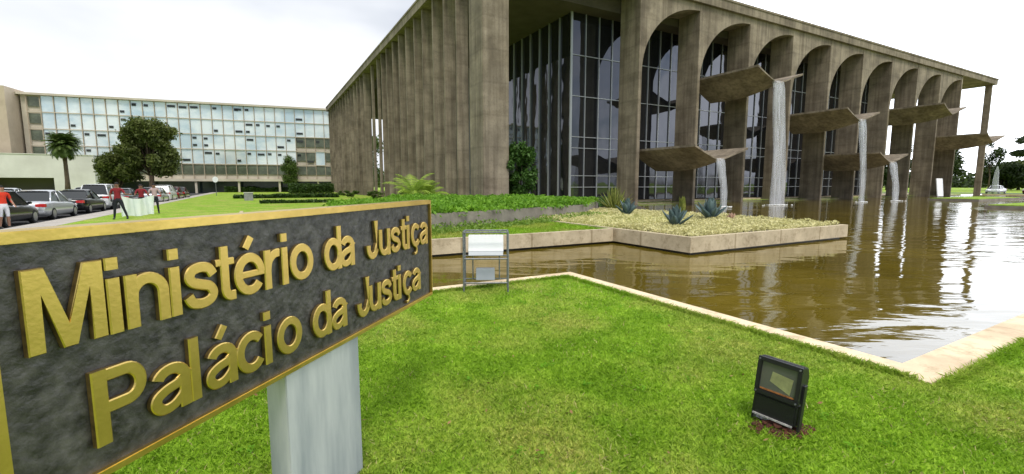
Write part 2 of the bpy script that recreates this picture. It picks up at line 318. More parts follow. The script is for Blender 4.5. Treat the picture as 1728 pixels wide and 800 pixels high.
# roof
b = MB(); b.box(-.25, LX+.25, -.25, LY, 17.40, TOP); b.box(-.32, LX+.32, -.32, LY+.1, TOP+.003, TOP+.18)
b.build('roof_slab', CONC, pal)
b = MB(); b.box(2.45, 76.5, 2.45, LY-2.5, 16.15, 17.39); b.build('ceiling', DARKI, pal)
# corner piers
for x0, x1, y0, y1 in ((0, 2.0, 0, 2.3), (LX-1.1, LX-.7, 0, .8)):
    b = MB(); b.box(x0, x1, y0, y1, -.3, 17.39); b.build('corner_pier', CONC, pal, bevel=.03)
# blades of the arcade and the quarter arches between them
B0, SP, NB, TH, DP = 14.03, 6.97, 10, .35, 2.35
me0 = None
for k in range(NB):
    if me0 is None:
        o = MB(); o.box(0, TH, 0, DP, -.3, 17.39); o = o.build('blade_column', CONC, pal, bevel=.025); me0 = o
    else: o = me0.copy(); COL.objects.link(o)
    o.location = (B0+SP*k, 0, 0)
av = MB(); A = SP-TH; n = 20; zs, zh = 11.0, 16.80
prof = [(0.001, 17.38), (0.001, zs)] + [(A*(1-math.cos(i/n*math.pi/2)), zs+(zh-zs)*math.sin(i/n*math.pi/2)) for i in range(1, n+1)]
prof[-1] = (A-.001, zh); prof.append((A-.001, 17.38))
y0, y1 = .02, DP-.02; m_ = len(prof)
vs = [(x, y0, z) for x, z in prof]+[(x, y1, z) for x, z in prof]
av.add(vs, [tuple(range(m_)), tuple(range(m_, 2*m_))[::-1]]+[(i, i+m_, (i+1) % m_+m_, (i+1) % m_) for i in range(m_)])
a0 = av.build('half_arch', CONC, pal); a0.location = (B0+TH, 0, 0)
for k in range(1, NB-1):
    c = a0.copy(); COL.objects.link(c); c.location = (B0+TH+SP*k, 0, 0)
# side fins
fin0 = MB(); fin0.box(0, .95, 0, .26, -.3, 17.39); fin0 = fin0.build('side_fin', CONC, pal, bevel=.02); fin0.location = (0, 4.6, 0)
post0 = None
s = 7.3
while s < LY:
    if not 30.0 < s < 39.5:
        c = fin0.copy(); COL.objects.link(c); c.location = (0, s+random.uniform(-.15, .15), 0)
    s += 2.7
for s in (31.4, 34.9):
    if post0 is None: b = MB(); b.box(0, .35, 0, .35, -.3, 17.39); post0 = b.build('side_post', CONC, pal); post0.location = (.1, s, 0)
    else: c = post0.copy(); COL.objects.link(c); c.location = (.1, s, 0)
# far end side fins and back fins (mostly unseen)
for s in range(50, 78, 4):
    c = fin0.copy(); COL.objects.link(c); c.location = (LX-1.3, s, 0)
for x in range(14, 78, 7):
    c = me0.copy(); COL.objects.link(c); c.location = (x, LY-2.4, 0)
c = me0.copy(); COL.objects.link(c); c.location = (LX-1.6, LY-2.4, 0)
# floor plinth
b = MB(); b.box(9.0, 74.6, 2.5, 72, -.3, .25); b.box(74.603, 89, 2.5, 77, -.3, .16); b.box(1.0, 74.6, 72.003, 77, -.3, .14); b.build('plinth', CONC_L, pal)
# glass box
GX0, GX1, GY0, GY1, GZ0, GZ1 = 10.15, 61.0, 4.0, 71.0, .32, 16.14
gw = MB(); gw.box(GX0, GX1, GY0, GY1, GZ0+.003, GZ1); gw = gw.build('glass_wall', GLASS, pal)
ml = MB()
x = GX0
i = 0
while x <= GX1+.01:
    ml.box(x-.035, x+.035, GY0-.10, GY0-.004, GZ0+.01, GZ1-.01); x += 1.47; i += 1
for z in (1.5, 2.5, 4.9, 5.85, 9.3, 12.7): ml.box(GX0, GX1, GY0-.085, GY0-.006, z-.03, z+.03)
y = GY0+1.65
while y < GY1:
    ml.box(GX0-.16, GX0-.004, y-.03, y+.03, GZ0+.01, GZ1-.01); y += 1.65
ml.box(GX0-.12, GX0+.06, GY0-.12, GY0-.003, GZ0+.005, GZ1-.005)
ml.build('mullion_grid', MULL, gw)

# cantilevered water troughs
def trough(cx, zlow, w=6.2, parent=pal, wet=1):
    ny, nx = 14, 16; Lp = 5.0; yb = 1.6; vs = []; fs = []
    hw = w/2
    for side in (0, 1):
        for j in range(ny+1):
            y = -Lp+(Lp+yb)*j/ny; q = (y+Lp)/(Lp+yb)
            keel = zlow-.08-.85*math.sin(min(q*1.45, 1)*math.pi/2)**1.0*(1-.25*q)
            top = zlow
            for i in range(nx+1):
                sx_ = -1+2*i/nx; rim = 1.05*abs(sx_)**1.15
                zt_ = top+rim; zb_ = keel+(zlow+1.0-keel-.12)*abs(sx_)**1.08
                zb_ = min(zb_, zt_-.10)
                over = .45*(abs(sx_)**2)*(1-q) # rims reach a little further at the lip
                vs.append((cx+sx_*hw, y+(.45 if False else 0)-over*.4, zt_ if side == 0 else zb_))
    K = (ny+1)*(nx+1)
    for j in range(ny):
        for i in range(nx):
            a = j*(nx+1)+i; fs.append((a, a+1, a+nx+2, a+nx+1)); fs.append((a+K+nx+1, a+K+nx+2, a+K+1, a+K))
    for i in range(nx):
        a = i; fs.append((a, a+K, a+1+K, a+1)); a = ny*(nx+1)+i; fs.append((a, a+1, a+1+K, a+K))
    for j in range(ny):
        a = j*(nx+1); b_ = (j+1)*(nx+1); fs.append((a, b_, b_+K, a+K)); a += nx; b_ += nx; fs.append((a, a+K, b_+K, b_))
    m = MB(); m.add(vs, fs); o = m.build('water_trough', CONC, parent, smooth=False)
    return o
TR = [(18.0, 3.65), (24.9, 10.2), (38.7, 8.0), (45.7, 4.05), (59.6, 10.15), (73.5, 7.45)]
for cx, z in TR: trough(cx, z)
# falling water under the lips
def fall(cx, ztop, wtop, wbot, label, thick=.25):
    o = MB(); n = 16
    vs = []; fs = []; c = Wb(cx, -5.0)
    for sd_ in (0, 1):
        for i in range(n+1):
            q = i/n; z = ztop-q*(ztop-.03); ww = (wtop+(wbot-wtop)*q)/2; oy = -.15-.9*math.sqrt(q)*.6+(thick*(1-.3*q) if sd_ else 0)
            for k in range(7):
                s_ = -1+k/3; vs.append((s_*ww*(1+.06*math.sin(9*q+k)), oy+.06*math.sin(k*2.1+q*7), z))
    K = (n+1)*7
    for i in range(n):
        for k in range(6):
            a = i*7+k; fs.append((a, a+1, a+8, a+7)); fs.append((a+K+7, a+K+8, a+K+1, a+K))
        a = i*7; fs.append((a, a+7, a+7+K, a+K)); a += 6; fs.append((a, a+K, a+7+K, a+7))
    o.add(vs, fs); o = o.build('waterfall', FALL, None, smooth=True); o.location = c; o.rotation_euler = (0, 0, PANG)
    tag(o, label, 'waterfall', 'water falling from the concrete troughs'); 
    # foam ring where the water lands
    m = MB(); k = 28
    for i in range(60):
        a = random.uniform(0, 6.28); q = abs(random.gauss(0, .42))*wbot
        m.ball((math.cos(a)*q*1.3, -.7+math.sin(a)*q*.6, .02), (random.uniform(.03, .12), random.uniform(.03, .10), .035), 6, 4)
    m.build('foam', FOAM, o)
FOAM = mat('white_foam', (.82, .83, .82), .7)
fall(17.9, 3.74, .75, .5, 'thin waterfall from the lowest trough nearest the big corner')
fall(24.8, 10.28, 1.2, 1.8, 'broad tall waterfall from the highest near trough')
fall(38.7, 8.1, 1.0, .7, 'narrow waterfall from the mid-height trough in the middle of the arcade')
fall(45.7, 4.14, 1.1, 1.0, 'short white waterfall from the low trough past the middle of the arcade')

# ============================================================ ISLAND AND PLANTERS
KT = .44
isl = empty('island_planter', Wp(-.5, -14), ANG, 'low sandy concrete planter island in the pond, full of pale yellow ground cover', 'planter')
def ring(x0, x1, y0, y1, t, z0, z1, o=(-.5, -14)):
    m = MB(); x0 -= o[0]; x1 -= o[0]; y0 -= o[1]; y1 -= o[1]
    m.box(x0, x1, y0, y0+t, z0, z1); m.box(x0, x0+t, y0+t+.001, y1-t-.001, z0, z1); m.box(x1-t, x1, y0+t+.001, y1-t-.001, z0, z1); m.box(x0, x1, y1-t, y1, z0, z1)
    return m
ring(-4.2, 3.12, -19.65, -8.8, .14, .06, KT).build('kerb_wall', CONC_L, isl)
ring(-4.05, 2.97, -19.5, -8.95, .14, -.3, .057).build('kerb_footing', mat('wet_dark_concrete', (.035, .03, .022), .5), isl)
SOIL = mat('dark_soil', (.06, .045, .03), .95, var=.4, vscale=8)
m = MB(); m.box(-3.56, 3.48, -5.5, 5.06, .1, .36); m.build('soil', SOIL, isl)
# left terrace retained by a kerb
ter = empty('lawn_terrace', Wp(-9, -10), ANG, 'raised lawn terrace with sandy concrete kerb beside the pond, left of the island', 'planter')
m = MB(); m.box(-5, 4.79, -6.9, -6.76, .06, .425); m.box(-5, -4.86, -6.755, 9, .06, .425); m.build('kerb_wall', CONC_L, ter)
m = MB(); m.box(-4.9, 4.79, -6.75, -6.6, -.3, .057); m.build('kerb_footing', MATS['wet_dark_concrete'], ter)
m = MB(); m.box(-4.855, 9.0, -6.6, 1.1, -.3, .375); m.box(-4.855, 9.0, 1.103, 9, -.3, .375); m.build('turf', GRASS, ter)

# upper green bed with rough grey wall
UP = [(-4.2, 11.1), (3.04, 19.43), (4.6, 24.5), (.5, 29.0), (-6.5, 29.0), (-7.2, 18)]
bed = empty('upper_planter', (-1, 20, 0), 0, 'rough grey walled planter of bright green shrubs against the near building corner', 'planter')
def wallpath(pts, t, z0, z1, off=(-1, 20)):
    m = MB()
    for i in range(len(pts)-1):
        a = Vector(pts[i])-Vector(off); c = Vector(pts[i+1])-Vector(off); d = (c-a).normalized(); nrm = Vector((-d.y, d.x))
        q = [a, c, c+nrm*t, a+nrm*t]; m.prism([(p.x, p.y) for p in q], z0, z1)
    return m
wallpath(UP[:3], .25, .3, .86).build('rough_wall', WALLG, bed, bevel=.02)
m = MB(); m.prism([(p[0]+1, p[1]-20) for p in [(-4.35, 11.2), (2.85, 19.5), (4.35, 24.5), (.5, 28.9), (-6.5, 28.9), (-7.1, 18)]], .3, .74); m.build('soil', SOIL, bed)

def inside(P, poly):
    x, y = P[:, 0], P[:, 1]; r = np.zeros(len(P), bool); n = len(poly)
    for i in range(n):
        x0, y0 = poly[i]; x1, y1 = poly[(i+1) % n]
        c = ((y0 > y) != (y1 > y)) & (x < (x1-x0)*(y-y0)/(y1-y0+1e-12)+x0); r ^= c
    return r
def scatter(poly, n):
    a = np.array(poly); lo, hi = a.min(0), a.max(0); P = rng.uniform(lo, hi, (int(n*2.5), 2)); return P[inside(P, poly)][:n]
def hnoise(P, s, seed=0):
    r = np.random.default_rng(seed); v = np.zeros(len(P))
    for k in range(6):
        f = r.normal(size=2)*s*(1+k*.6); v += np.sin(P@f+r.uniform(0, 6))/(1+k*.4)
    return v/3
Wl = lambda p: (Wp(*p).x, Wp(*p).y)
# yellow ground cover on the island
poly = [Wl(p) for p in ((-4.03, -19.48), (2.95, -19.48), (2.95, -9.0), (-4.03, -9.0))]
YEL = leafmat('pale_yellow_foliage', (.48, .46, .17), (.86, .80, .44), 2.2, .25)
P = scatter(poly, 62000); h = hnoise(P, 2.5, 3)*.07
z = .40+h+rng.uniform(0, .13, len(P)); C = np.column_stack([P, z]); gc = mesh_np('yellow_ground_cover', leaves(C, .045, .2), 4, YEL)
tag(gc, 'pale yellow ground cover plants filling the island planter', 'ground cover', kind='stuff')
# bright green bed
GRN = leafmat('bright_green_foliage', (.08, .22, .012), (.27, .50, .04), 1.8, .35)
P = scatter(UP, 60000); edge = hnoise(P, 1.2, 5)*.10
z = .72+rng.uniform(0, 1, len(P))**.6*(.30+edge*1.9); C = np.column_stack([P+rng.normal(0, .06, P.shape), z]); gc = mesh_np('green_ground_cover', leaves(C, .085, .2), 4, GRN)
tag(gc, 'bright green leafy ground cover in the upper planter at the building corner', 'ground cover', kind='stuff')
# rough weeds at the foot of the wall
WEED = leafmat('weed_foliage', (.10, .22, .02), (.28, .38, .07), 4, .3)
P = scatter([(-3.7, 9.8), (3.9, 18.6), (3.04, 19.3), (-4.4, 10.9)], 9000); z = .38+rng.uniform(0, .22, len(P))*(.4+.6*(hnoise(P, 2, 9) > .0))
tag(mesh_np('weeds', leaves(np.column_stack([P, z]), .06, .1), 4, WEED), 'ragged weeds growing along the foot of the grey planter wall', 'weeds', kind='stuff')

# ============================================================ GRASS BLADES
def blades(P, z0, hgt, wid, name, label):
    n = len(P); a = rng.uniform(0, 2*math.pi, n); h = hgt*rng.uniform(.45, 1.25, n); w_ = wid*rng.uniform(.7, 1.3, n)
    lean = rng.normal(0, .75, (n, 2))*h[:, None]
    B = np.column_stack([P, np.full(n, z0)]); s_ = np.column_stack([np.cos(a), np.sin(a), np.zeros(n)])*w_[:, None]/2
    T = B+np.column_stack([lean, h]); Mid = B+np.column_stack([lean*.35, h*.6])
    Q = np.stack([B-s_, B+s_, Mid+s_*.8, T, Mid-s_*.8], 1).reshape(-1, 3)
    return tag(mesh_np(name, Q, 5, BLADE), label, 'grass', kind='stuff')
near = []
lawn = [Wl(p) for p in ((-17.5, -31), (6.5, -31), (6.5, -25.76), (-8.70, -25.76), (-8.70, -20.80), (-13.9, -20.80), (-17.5, -20.8))]
P = scatter(lawn, 1500000); d = np.linalg.norm(P, axis=1); vis = (np.abs(P[:, 0]) < P[:, 1]*1.25+.4) & (P[:, 1] > 1.3)
keep = vis & (rng.uniform(0, 1, len(P)) < np.clip(3.4/d, .25, 1.)**1.6)
P = P[keep]; print('blades', len(P))
blades(P, GZ-.005, .034, .0075, 'grass', 'short mown bright green grass of the foreground lawn with straw-coloured flecks')
BL0 = BLADE; BLADE = mat('straw_blade', (.62, .52, .26), .8, col2=(.42, .33, .14), vscale=20)
P2 = scatter(lawn, 60000); nn_ = hnoise(P2, .9, 21)+hnoise(P2, 3, 22)*.6; P2 = P2[(nn_+rng.normal(0, .25, len(P2)) > .15) & (np.abs(P2[:, 0]) < P2[:, 1]*1.25+.4)]
blades(P2, GZ-.002, .030, .0055, 'dry_grass', 'straw-coloured dry blades flecked through the foreground lawn'); BLADE = BL0
# small weeds and dead leaves lying in the lawn
cw = scatter(lawn, 420); cw = cw[(np.abs(cw[:, 0]) < cw[:, 1]*1.25+.4)]
W_ = np.vstack([np.column_stack([c+rng.normal(0, .022, (14, 2)), GZ+rng.uniform(.018, .045, 14)]) for c in cw])
tag(mesh_np('lawn_weeds', leaves(W_, .016, 2.5), 4, leafmat('lawn_weed_leaf', (.10, .26, .01), (.20, .42, .02), 5, .3, .95)), 'small broad-leaved weeds dotted through the foreground lawn', 'weeds', kind='stuff')
cw = scatter(lawn, 500); W_ = np.column_stack([cw, GZ+rng.uniform(.025, .04, len(cw))])
tag(mesh_np('fallen_leaves', leaves(W_, .017, 2.0), 4, mat('dead_leaf', (.34, .20, .08), .8, col2=(.20, .10, .04), vscale=5)), 'small brown fallen leaves scattered over the foreground lawn', 'leaves', kind='stuff')
tp = [Wl(p) for p in ((-13.9, -16.75), (-4.22, -16.75), (-4.22, -9), (-13.9, -9))]
P = scatter(tp, 60000); P = P[~inside(P, UP)]
blades(P, .37, .075, .016, 'grass', 'longer green grass on the raised terrace behind its sandy kerb')
# tufts overhanging the pool edging
tuft = []
for (a, b_) in (((-8.70, -25.6), (-8.70, -20.8)), ((-13.9, -20.80), (-8.7, -20.80)), ((-8.7, -25.76), (-2, -25.76))):
    q = rng.uniform(0, 1, 9000)[:, None]; L = np.array(Wl(a))*(1-q)+np.array(Wl(b_))*q; tuft.append(L+rng.normal(0, .022, L.shape))
blades(np.vstack(tuft), GZ, .045, .008, 'grass', 'grass tufts creeping over the outer rim of the sandy pond edging')

# ============================================================ PLANTS
def agave(name, loc, r, label, nl=22, mt=None, up=.55, wid=.13, grp=None, seed=0):
    rr = random.Random(seed); o = empty(name, loc, rr.uniform(0, 6), label, 'plant', grp); m = MB()
    for i in range(nl):
        a = i*2.399; q = i/nl; el_ = R(20+62*q*1.0)*up/.55; el_ = min(el_, R(84)); Ln = r*rr.uniform(.85, 1.1); seg = 8; vs = []; fs = []
        for j in range(seg+1):
            s_ = j/seg; bend = el_+R(14)*s_*(1 if q > .3 else .4); x = Ln*s_*math.cos(bend); z = Ln*s_*math.sin(bend)+.03
            ww = wid*(r/.5)*(.55+1.1*s_-.2*s_*s_)*(1-s_**2.6)*.5+.002
            for (sx_, dz) in ((-1, .35), (0, 0), (1, .35), (0, -.22)):
                nx_, nz_ = -math.sin(bend), math.cos(bend); off = dz*ww
                vs.append(((x+nx_*off), sx_*ww, z+nz_*off))
        for j in range(seg):
            for k in range(4): fs.append((j*4+k, j*4+(k+1) % 4, (j+1)*4+(k+1) % 4, (j+1)*4+k))
        M = Matrix.Rotation(a, 4, 'Z'); m.add([M @ Vector(v) for v in vs], fs)
    m.build('leaf_rosette', mt, o, smooth=True)
    st = MB(); st.tube([(0, 0, -.05), (0, 0, .12)], [r*.16, r*.10]); st.build('stem', BARK, o); return o
BLUE = leafmat('blue_grey_agave', (.06, .10, .10), (.14, .21, .21), 3, .1, .5)
YUC = leafmat('yucca_green', (.14, .19, .03), (.38, .40, .10), 6, .2)
agave('agave', (4.75, 18.9, .40), .70, 'small blue-grey agave at the back of the island, nearest the glass corner', 20, BLUE, .85, .21, 'blue-grey agaves on the island', 1)
agave('agave', (4.96, 13.9, .40), .64, 'blue-grey agave in front of the tall green spear plant', 24, BLUE, .85, .21, 'blue-grey agaves on the island', 2)
agave('agave', (7.1, 16.4, .40), .80, 'widest blue-grey agave, on the right of the island group', 28, BLUE, .8, .2, 'blue-grey agaves on the island', 3)
agave('yucca', (5.2, 23.3, .30), 1.25, 'spiky yellow-green yucca behind the agaves by the first column', 55, YUC, .62, .055, None, 4)
agave('spear_plant', (6.2, 16.7, .36), .85, 'upright green spear-leaved plant standing between two agaves', 16, YUC, 2.4, .15, None, 5)
agave('agave', (7.95, 16.6, .38), .3, 'smallest pinkish rosette at the right edge of the island group', 16, mat('pink_leaf', (.55, .35, .25), .6, var=.3), .5, .2, None, 6)

def palm_clump(loc, n, Lf, label, mt, name='palm', trunk_h=0, droop=1., ncol=1, cat='palm'):
    o = empty(name, loc, 0, label, cat); top = Vector((0, 0, trunk_h))
    if trunk_h:
        t_ = MB(); t_.tube([(0, 0, -.2), (.1, 0, trunk_h*.3), (.0, .1, trunk_h*.65), tuple(top)], [.42, .27, .24, .3], 10); t_.build('trunk', BARK, o, True)
    else:
        t_ = MB(); t_.tube([(0, 0, -.1), (0, 0, .45)], [.14, .09]); t_.build('trunk', BARK, o, True)
    q = []; lf = MB()
    for i in range(n):
        a = i*2.399+random.uniform(-.2, .2); e0 = R(random.uniform(5, 80)) if trunk_h == 0 else R(random.uniform(-50, 85)); L_ = Lf*random.uniform(.75, 1.1); pts = []
        for j in range(9):
            s_ = j/8; ee = e0-R(75)*droop*s_*s_; 
            pts.append((pts[-1]+Vector((math.cos(a)*math.cos(ee), math.sin(a)*math.cos(ee), math.sin(ee)))*L_/8) if pts else top.copy()+Vector((0, 0, 0 if trunk_h else .4)))
        lf.tube(pts, [.03*(1-.8*j/8) for j in range(9)], 4)
        side = Vector((-math.sin(a), math.cos(a), 0))
        for j in range(2, 17):
            s_ = j/17*8; k = int(s_); p = pts[k].lerp(pts[min(k+1, 8)], s_-k); d_ = (pts[min(k+1, 8)]-pts[k]).normalized(); ln = L_*.30*math.sin(math.pi*(j/17)**.8)+.05
            for sg in (-1, 1):
                tip = p+(side*sg*.85+d_*.6+Vector((0, 0, -.35*droop))).normalized()*ln; wv = d_*(.02 if trunk_h == 0 else .032)*Lf
                q.append((p-wv, p+wv, tip))
    for tri in q: lf.add(tri, [(0, 1, 2)])
    lf.build('fronds', mt, o); return o
PALM = leafmat('palm_green', (.18, .32, .03), (.45, .58, .09), 3, .3)
PALMD = leafmat('dark_palm_green', (.05, .09, .02), (.14, .20, .04), 1.2, .2)
palm_clump(Wp(-4.2, 2.6, .5), 30, 2.2, 'young light green feathery palm by the foot of the side fins', PALM, 'small_palm')
palm_clump(Wp(-2.9, 3.4, .5), 22, 1.8, 'second young palm with yellowish fronds, right of the first by the fins', PALM, 'small_palm')
palm_clump((-66.1, 68.5, -.04), 190, 2.5, 'tall lone palm with a dark round head before the low white wall', PALMD, 'palm_tree', 7.6, .8)

def tree(name, loc, H_, cr_, label, mt, trunkr=.25, nclump=26, nl=14000, leaf=.16, base=.35, cat='tree', shape=None, group=None, rz=0):
    o = empty(name, loc, rz, label, cat, group); tk = MB(); cl = []
    bz = H_*base
    tk.tube([(0, 0, -.3), (.05*H_*.2, 0, bz*.6), (0, .03*H_, bz*1.2)], [trunkr*1.3, trunkr, trunkr*.8], 9)
    for i in range(nclump):
        a = i*2.399+random.uniform(-.4, .4); q = (i+.5)/nclump
        rr = math.sqrt(random.uniform(.05, 1)); zz = bz+(H_-bz)*random.uniform(0.05, .88)
        zt_ = (zz-bz)/(H_-bz); env = math.sin(math.pi*min(max(.18+.72*zt_, 0), 1))**.6
        c = Vector((math.cos(a)*rr*cr_[0]*env*.8, math.sin(a)*rr*cr_[1]*env*.8, zz))
        r_ = (cr_[0]*random.uniform(.20, .36), cr_[1]*random.uniform(.20, .36), (H_-bz)*random.uniform(.09, .17)); cl.append((c, r_))
        if i % 2 == 0: tk.tube([(0, .02*H_, bz*.9), (c.x*.45, c.y*.45, (bz+c.z)*.52), tuple(c)], [trunkr*.55, trunkr*.3, trunkr*.08], 6)
    tk.build('trunk', BARK, o, True)
    vol = [r[0]*r[1]*r[2] for _, r in cl]; tv = sum(vol)
    C = np.vstack([clump_pts(c, r, int(nl*v/tv)+20) for (c, r), v in zip(cl, vol)])
    mesh_np('crown', leaves(C, leaf, .3), 4, mt, o); return o
DG = leafmat('dark_tree_green', (.06, .085, .02), (.17, .20, .05), .9, .25)
MG = leafmat('mid_tree_green', (.04, .075, .012), (.13, .20, .035), .9, .2)
tree('broadleaf_tree', (-53.6, 68.5, -.04), 11.2, (4.0, 3.6), 'large dark spreading tree before the glazed office block, right of the tall palm', DG, .32, 46, 26000, .26, .30)
tree('broadleaf_tree', (-58.8, 69, -.04), 6.4, (2.9, 3.0), 'lower rounded tree filling the left side under the large dark tree', DG, .22, 26, 12000, .24, .22)
tree('slender_tree', Wp(-6.5, 84, .1), 8.0, (2.0, 2.0), 'slim green tree before the right end of the office block', MG, .14, 42, 4200, .17, .22)
tree('shrub', Wp(3.6, 1.8, .3), 4.4, (1.3, 1.3), 'dark green shrub growing inside the open corner bay behind the pier', leafmat('shade_shrub_green', (.03, .08, .012), (.09, .19, .03), 2, .2), .06, 18, 5200, .15, .12, 'shrub')
P = scatter([Wl(p) for p in ((2.0, -4.5), (8.5, -4.5), (8.5, 1.0), (2.0, 1.0))], 13000)
m = MB(); wpoly(m, [(1.9, -9), (5.5, -9), (9.5, -4), (9.5, 2.2), (1.9, 2.2)], -.3, .3); tag(m.build('planting_bed', SOIL), 'dark earth bed at the water edge under the open corner bay', 'flower bed')
tag(mesh_np('low_shrubs', leaves(np.column_stack([P, .3+rng.uniform(0, .75, len(P))*(.5+.4*hnoise(P, 1, 2))]), .09, .2), 4, MATS['shade_shrub_green']), 'low dark green planting under the open corner bay of the palace', 'shrubs', kind='stuff')

# ============================================================ SIGN
sA = Vector((-1.3730, 1.2227, 0)); sB = Vector((-.7051, 3.8487, 0)); sd_ = (sB-sA).normalized(); sang = math.atan2(sd_.y, sd_.x)
SK_ = .85
sign = empty('ministry_sign', (sA.x*SK_, sA.y*SK_, 1.70+SK_*(GZ-1.70)), sang, 'big dark stone-like sign board with gold letters and brass rim on a grey marble post', 'sign')
Z = -GZ; sign.scale = (SK_,)*3
# local frame: x along the sign, +y away from the reader, z up
SL0, SL1, SZ0, SZ1, ST = -.115, 2.745, .757, 1.574, .075
m = MB(); m.box(SL0+.02, SL1-.02, .008, ST, SZ0+.02+Z, SZ1-.02+Z); m.build('panel', GRANITE, sign)
def sbox(name, x0, x1, y0, y1, z0, z1, mt, bv=.003): m = MB(); m.box(x0, x1, y0, y1, z0+Z, z1+Z); return m.build(name, mt, sign, bevel=bv)
fw = .034
sbox('brass_rim', SL0, SL1, -.012, ST+.012, SZ1-fw, SZ1, BRASS); sbox('brass_rim', SL0, SL1, -.012, ST+.012, SZ0, SZ0+.026, BRASS)
sbox('brass_rim', SL0, SL0+.075, -.0125, ST+.0125, SZ0+.0262, SZ1-fw-.0002, BRASS); sbox('brass_rim', SL1-.016, SL1, -.0125, ST+.0125, SZ0+.0262, SZ1-fw-.0002, BRASS)
sbox('post', 1.0, 1.635, .004, .125, -.32, SZ0-.001, MARBLE, .004)
# ---- letters, drawn as strokes
W0 = .148
def arc(cx, cy, rx, ry, a0, a1, n=14): return [(cx+rx*math.cos(R(a0+(a1-a0)*i/n)), cy+ry*math.sin(R(a0+(a1-a0)*i/n))) for i in range(n+1)]
def cat_(pts, n=6):
    out_ = []
    for i in range(len(pts)-1):
        p0 = pts[max(i-1, 0)]; p1 = pts[i]; p2 = pts[i+1]; p3 = pts[min(i+2, len(pts)-1)]
        for j in range(n):
            t_ = j/n; out_.append(tuple(.5*((2*p1[k])+(-p0[k]+p2[k])*t_+(2*p0[k]-5*p1[k]+4*p2[k]-p3[k])*t_*t_+(-p0[k]+3*p1[k]-3*p2[k]+p3[k])*t_**3) for k in (0, 1)))
    out_.append(pts[-1]); return out_
EO = [(arc(.28, .265, .215, .212, 0, 360, 32), 'c', 1)]
CC = [(arc(.275, .265, .21, .212, 40, 322, 28), 'o', 1)]
EE = [(arc(.275, .265, .21, .212, 0, 322, 30), 'o', 1), ([(.07, .262), (.535, .262)], 'o', .72)]
II = [([(.07, 0), (.07, .53)], 'o', 1), ([(.07, .61), (.07, .725)], 'o', 1)]
AA = [([(.43, .0), (.43, .36)]+arc(.265, .36, .165, .11, 0, 165, 12), 'o', 1), (cat_([(.43, .32), (.33, .285), (.19, .255), (.085, .20), (.075, .12), (.15, .058), (.27, .065), (.38, .13), (.43, .2)]), 'o', .92)]
ACU = ([(.22, .595), (.33, .735)], 'o', .8)
GL = {
 'i': (II, .14), 'l': ([([(.07, 0), (.07, .72)], 'o', 1)], .14),
 'n': ([([(.07, 0), (.07, .53)], 'o', 1), ([(.075, .28)]+arc(.255, .31, .18, .158, 165, 0, 14)+[(.435, 0)], 'o', .97)], .50),
 'u': ([([(.435, 0), (.435, .53)], 'o', 1), ([(.07, .53)]+arc(.25, .215, .18, .158, 180, 345, 14)+[(.43, .25)], 'o', .97)], .50),
 'r': ([([(.07, 0), (.07, .53)], 'o', 1), ([(.075, .25)]+arc(.30, .27, .22, .20, 160, 82, 10), 'o', .97)], .36),
 's': ([(cat_([(.435, .365), (.375, .445), (.255, .472), (.135, .445), (.095, .375), (.145, .312), (.26, .272), (.375, .235), (.425, .155), (.375, .082), (.255, .055), (.125, .085), (.065, .17)]), 'o', .97)], .50),
 't': ([([(.17, .67), (.17, .17)]+arc(.27, .155, .10, .10, 180, 270, 8)+[(.33, .055)], 'o', 1), ([(.02, .478), (.33, .478)], 'o', .72)], .33),
 'é': (EE+[ACU], .545), 'o': (EO, .56), 'c': (CC, .50), 'a': (AA, .50), 'á': (AA+[ACU], .50),
 'd': ([(arc(.275, .265, .205, .212, 0, 360, 32), 'c', 1), ([(.475, 0), (.475, .72)], 'o', 1)], .54),
 'ç': (CC+[(cat_([(.28, .01), (.33, -.07), (.29, -.145), (.17, -.15)]), 'o', .5)], .50),
 'J': ([([(.40, .72), (.40, .21)]+arc(.235, .215, .165, .16, 0, -180, 14)+[(.07, .27)], 'o', 1.05)], .47),
 'P': ([([(.075, 0), (.075, .72)], 'o', 1.1), ([(.08, .655), (.34, .655)]+arc(.35, .50, .16, .155, 85, -85, 12)+[(.34, .345), (.08, .345)], 'o', .98)], .58),
}
SXL, SZL = .290, .345
SIDE_BRASS = mat('dark_brass_side', (.20, .14, .05), .5, .7, var=.5, vscale=20)  # darker brass for the letter faces turned away from the front
def stroke(mb, pts, closed, w_, depth, bev=.004):
    P_ = [Vector((x*SXL, y*SZL)) for x, y in pts]
    if closed: P_ = P_[:-1]
    n_ = len(P_); prof_ = [(-w_/2, 0), (-w_/2, depth-bev), (-w_/2+bev, depth), (w_/2-bev, depth), (w_/2, depth-bev), (w_/2, 0)]; K = len(prof_); vs = []; fs = []
    for i in range(n_):
        if closed: a_ = P_[i]-P_[i-1]; b_ = P_[(i+1) % n_]-P_[i]
        else: a_ = P_[i]-P_[i-1] if i else P_[1]-P_[0]; b_ = P_[i+1]-P_[i] if i < n_-1 else P_[-1]-P_[-2]
        d1 = a_.normalized(); d2 = b_.normalized(); tt = (d1+d2).normalized(); nn = Vector((-tt.y, tt.x)); k = 1/max(nn.dot(Vector((-d1.y, d1.x))), .6)
        for s_, dd in prof_: q = P_[i]+nn*s_*k; vs.append((q.x, -dd, q.y))
    for i in range(n_ if closed else n_-1):
        j = (i+1) % n_
        for q in range(K-1): fs.append((i*K+q, i*K+q+1, j*K+q+1, j*K+q))
    if not closed: fs += [tuple(range(K)), tuple(range((n_-1)*K, n_*K))[::-1]]
    mb.add(vs, fs)
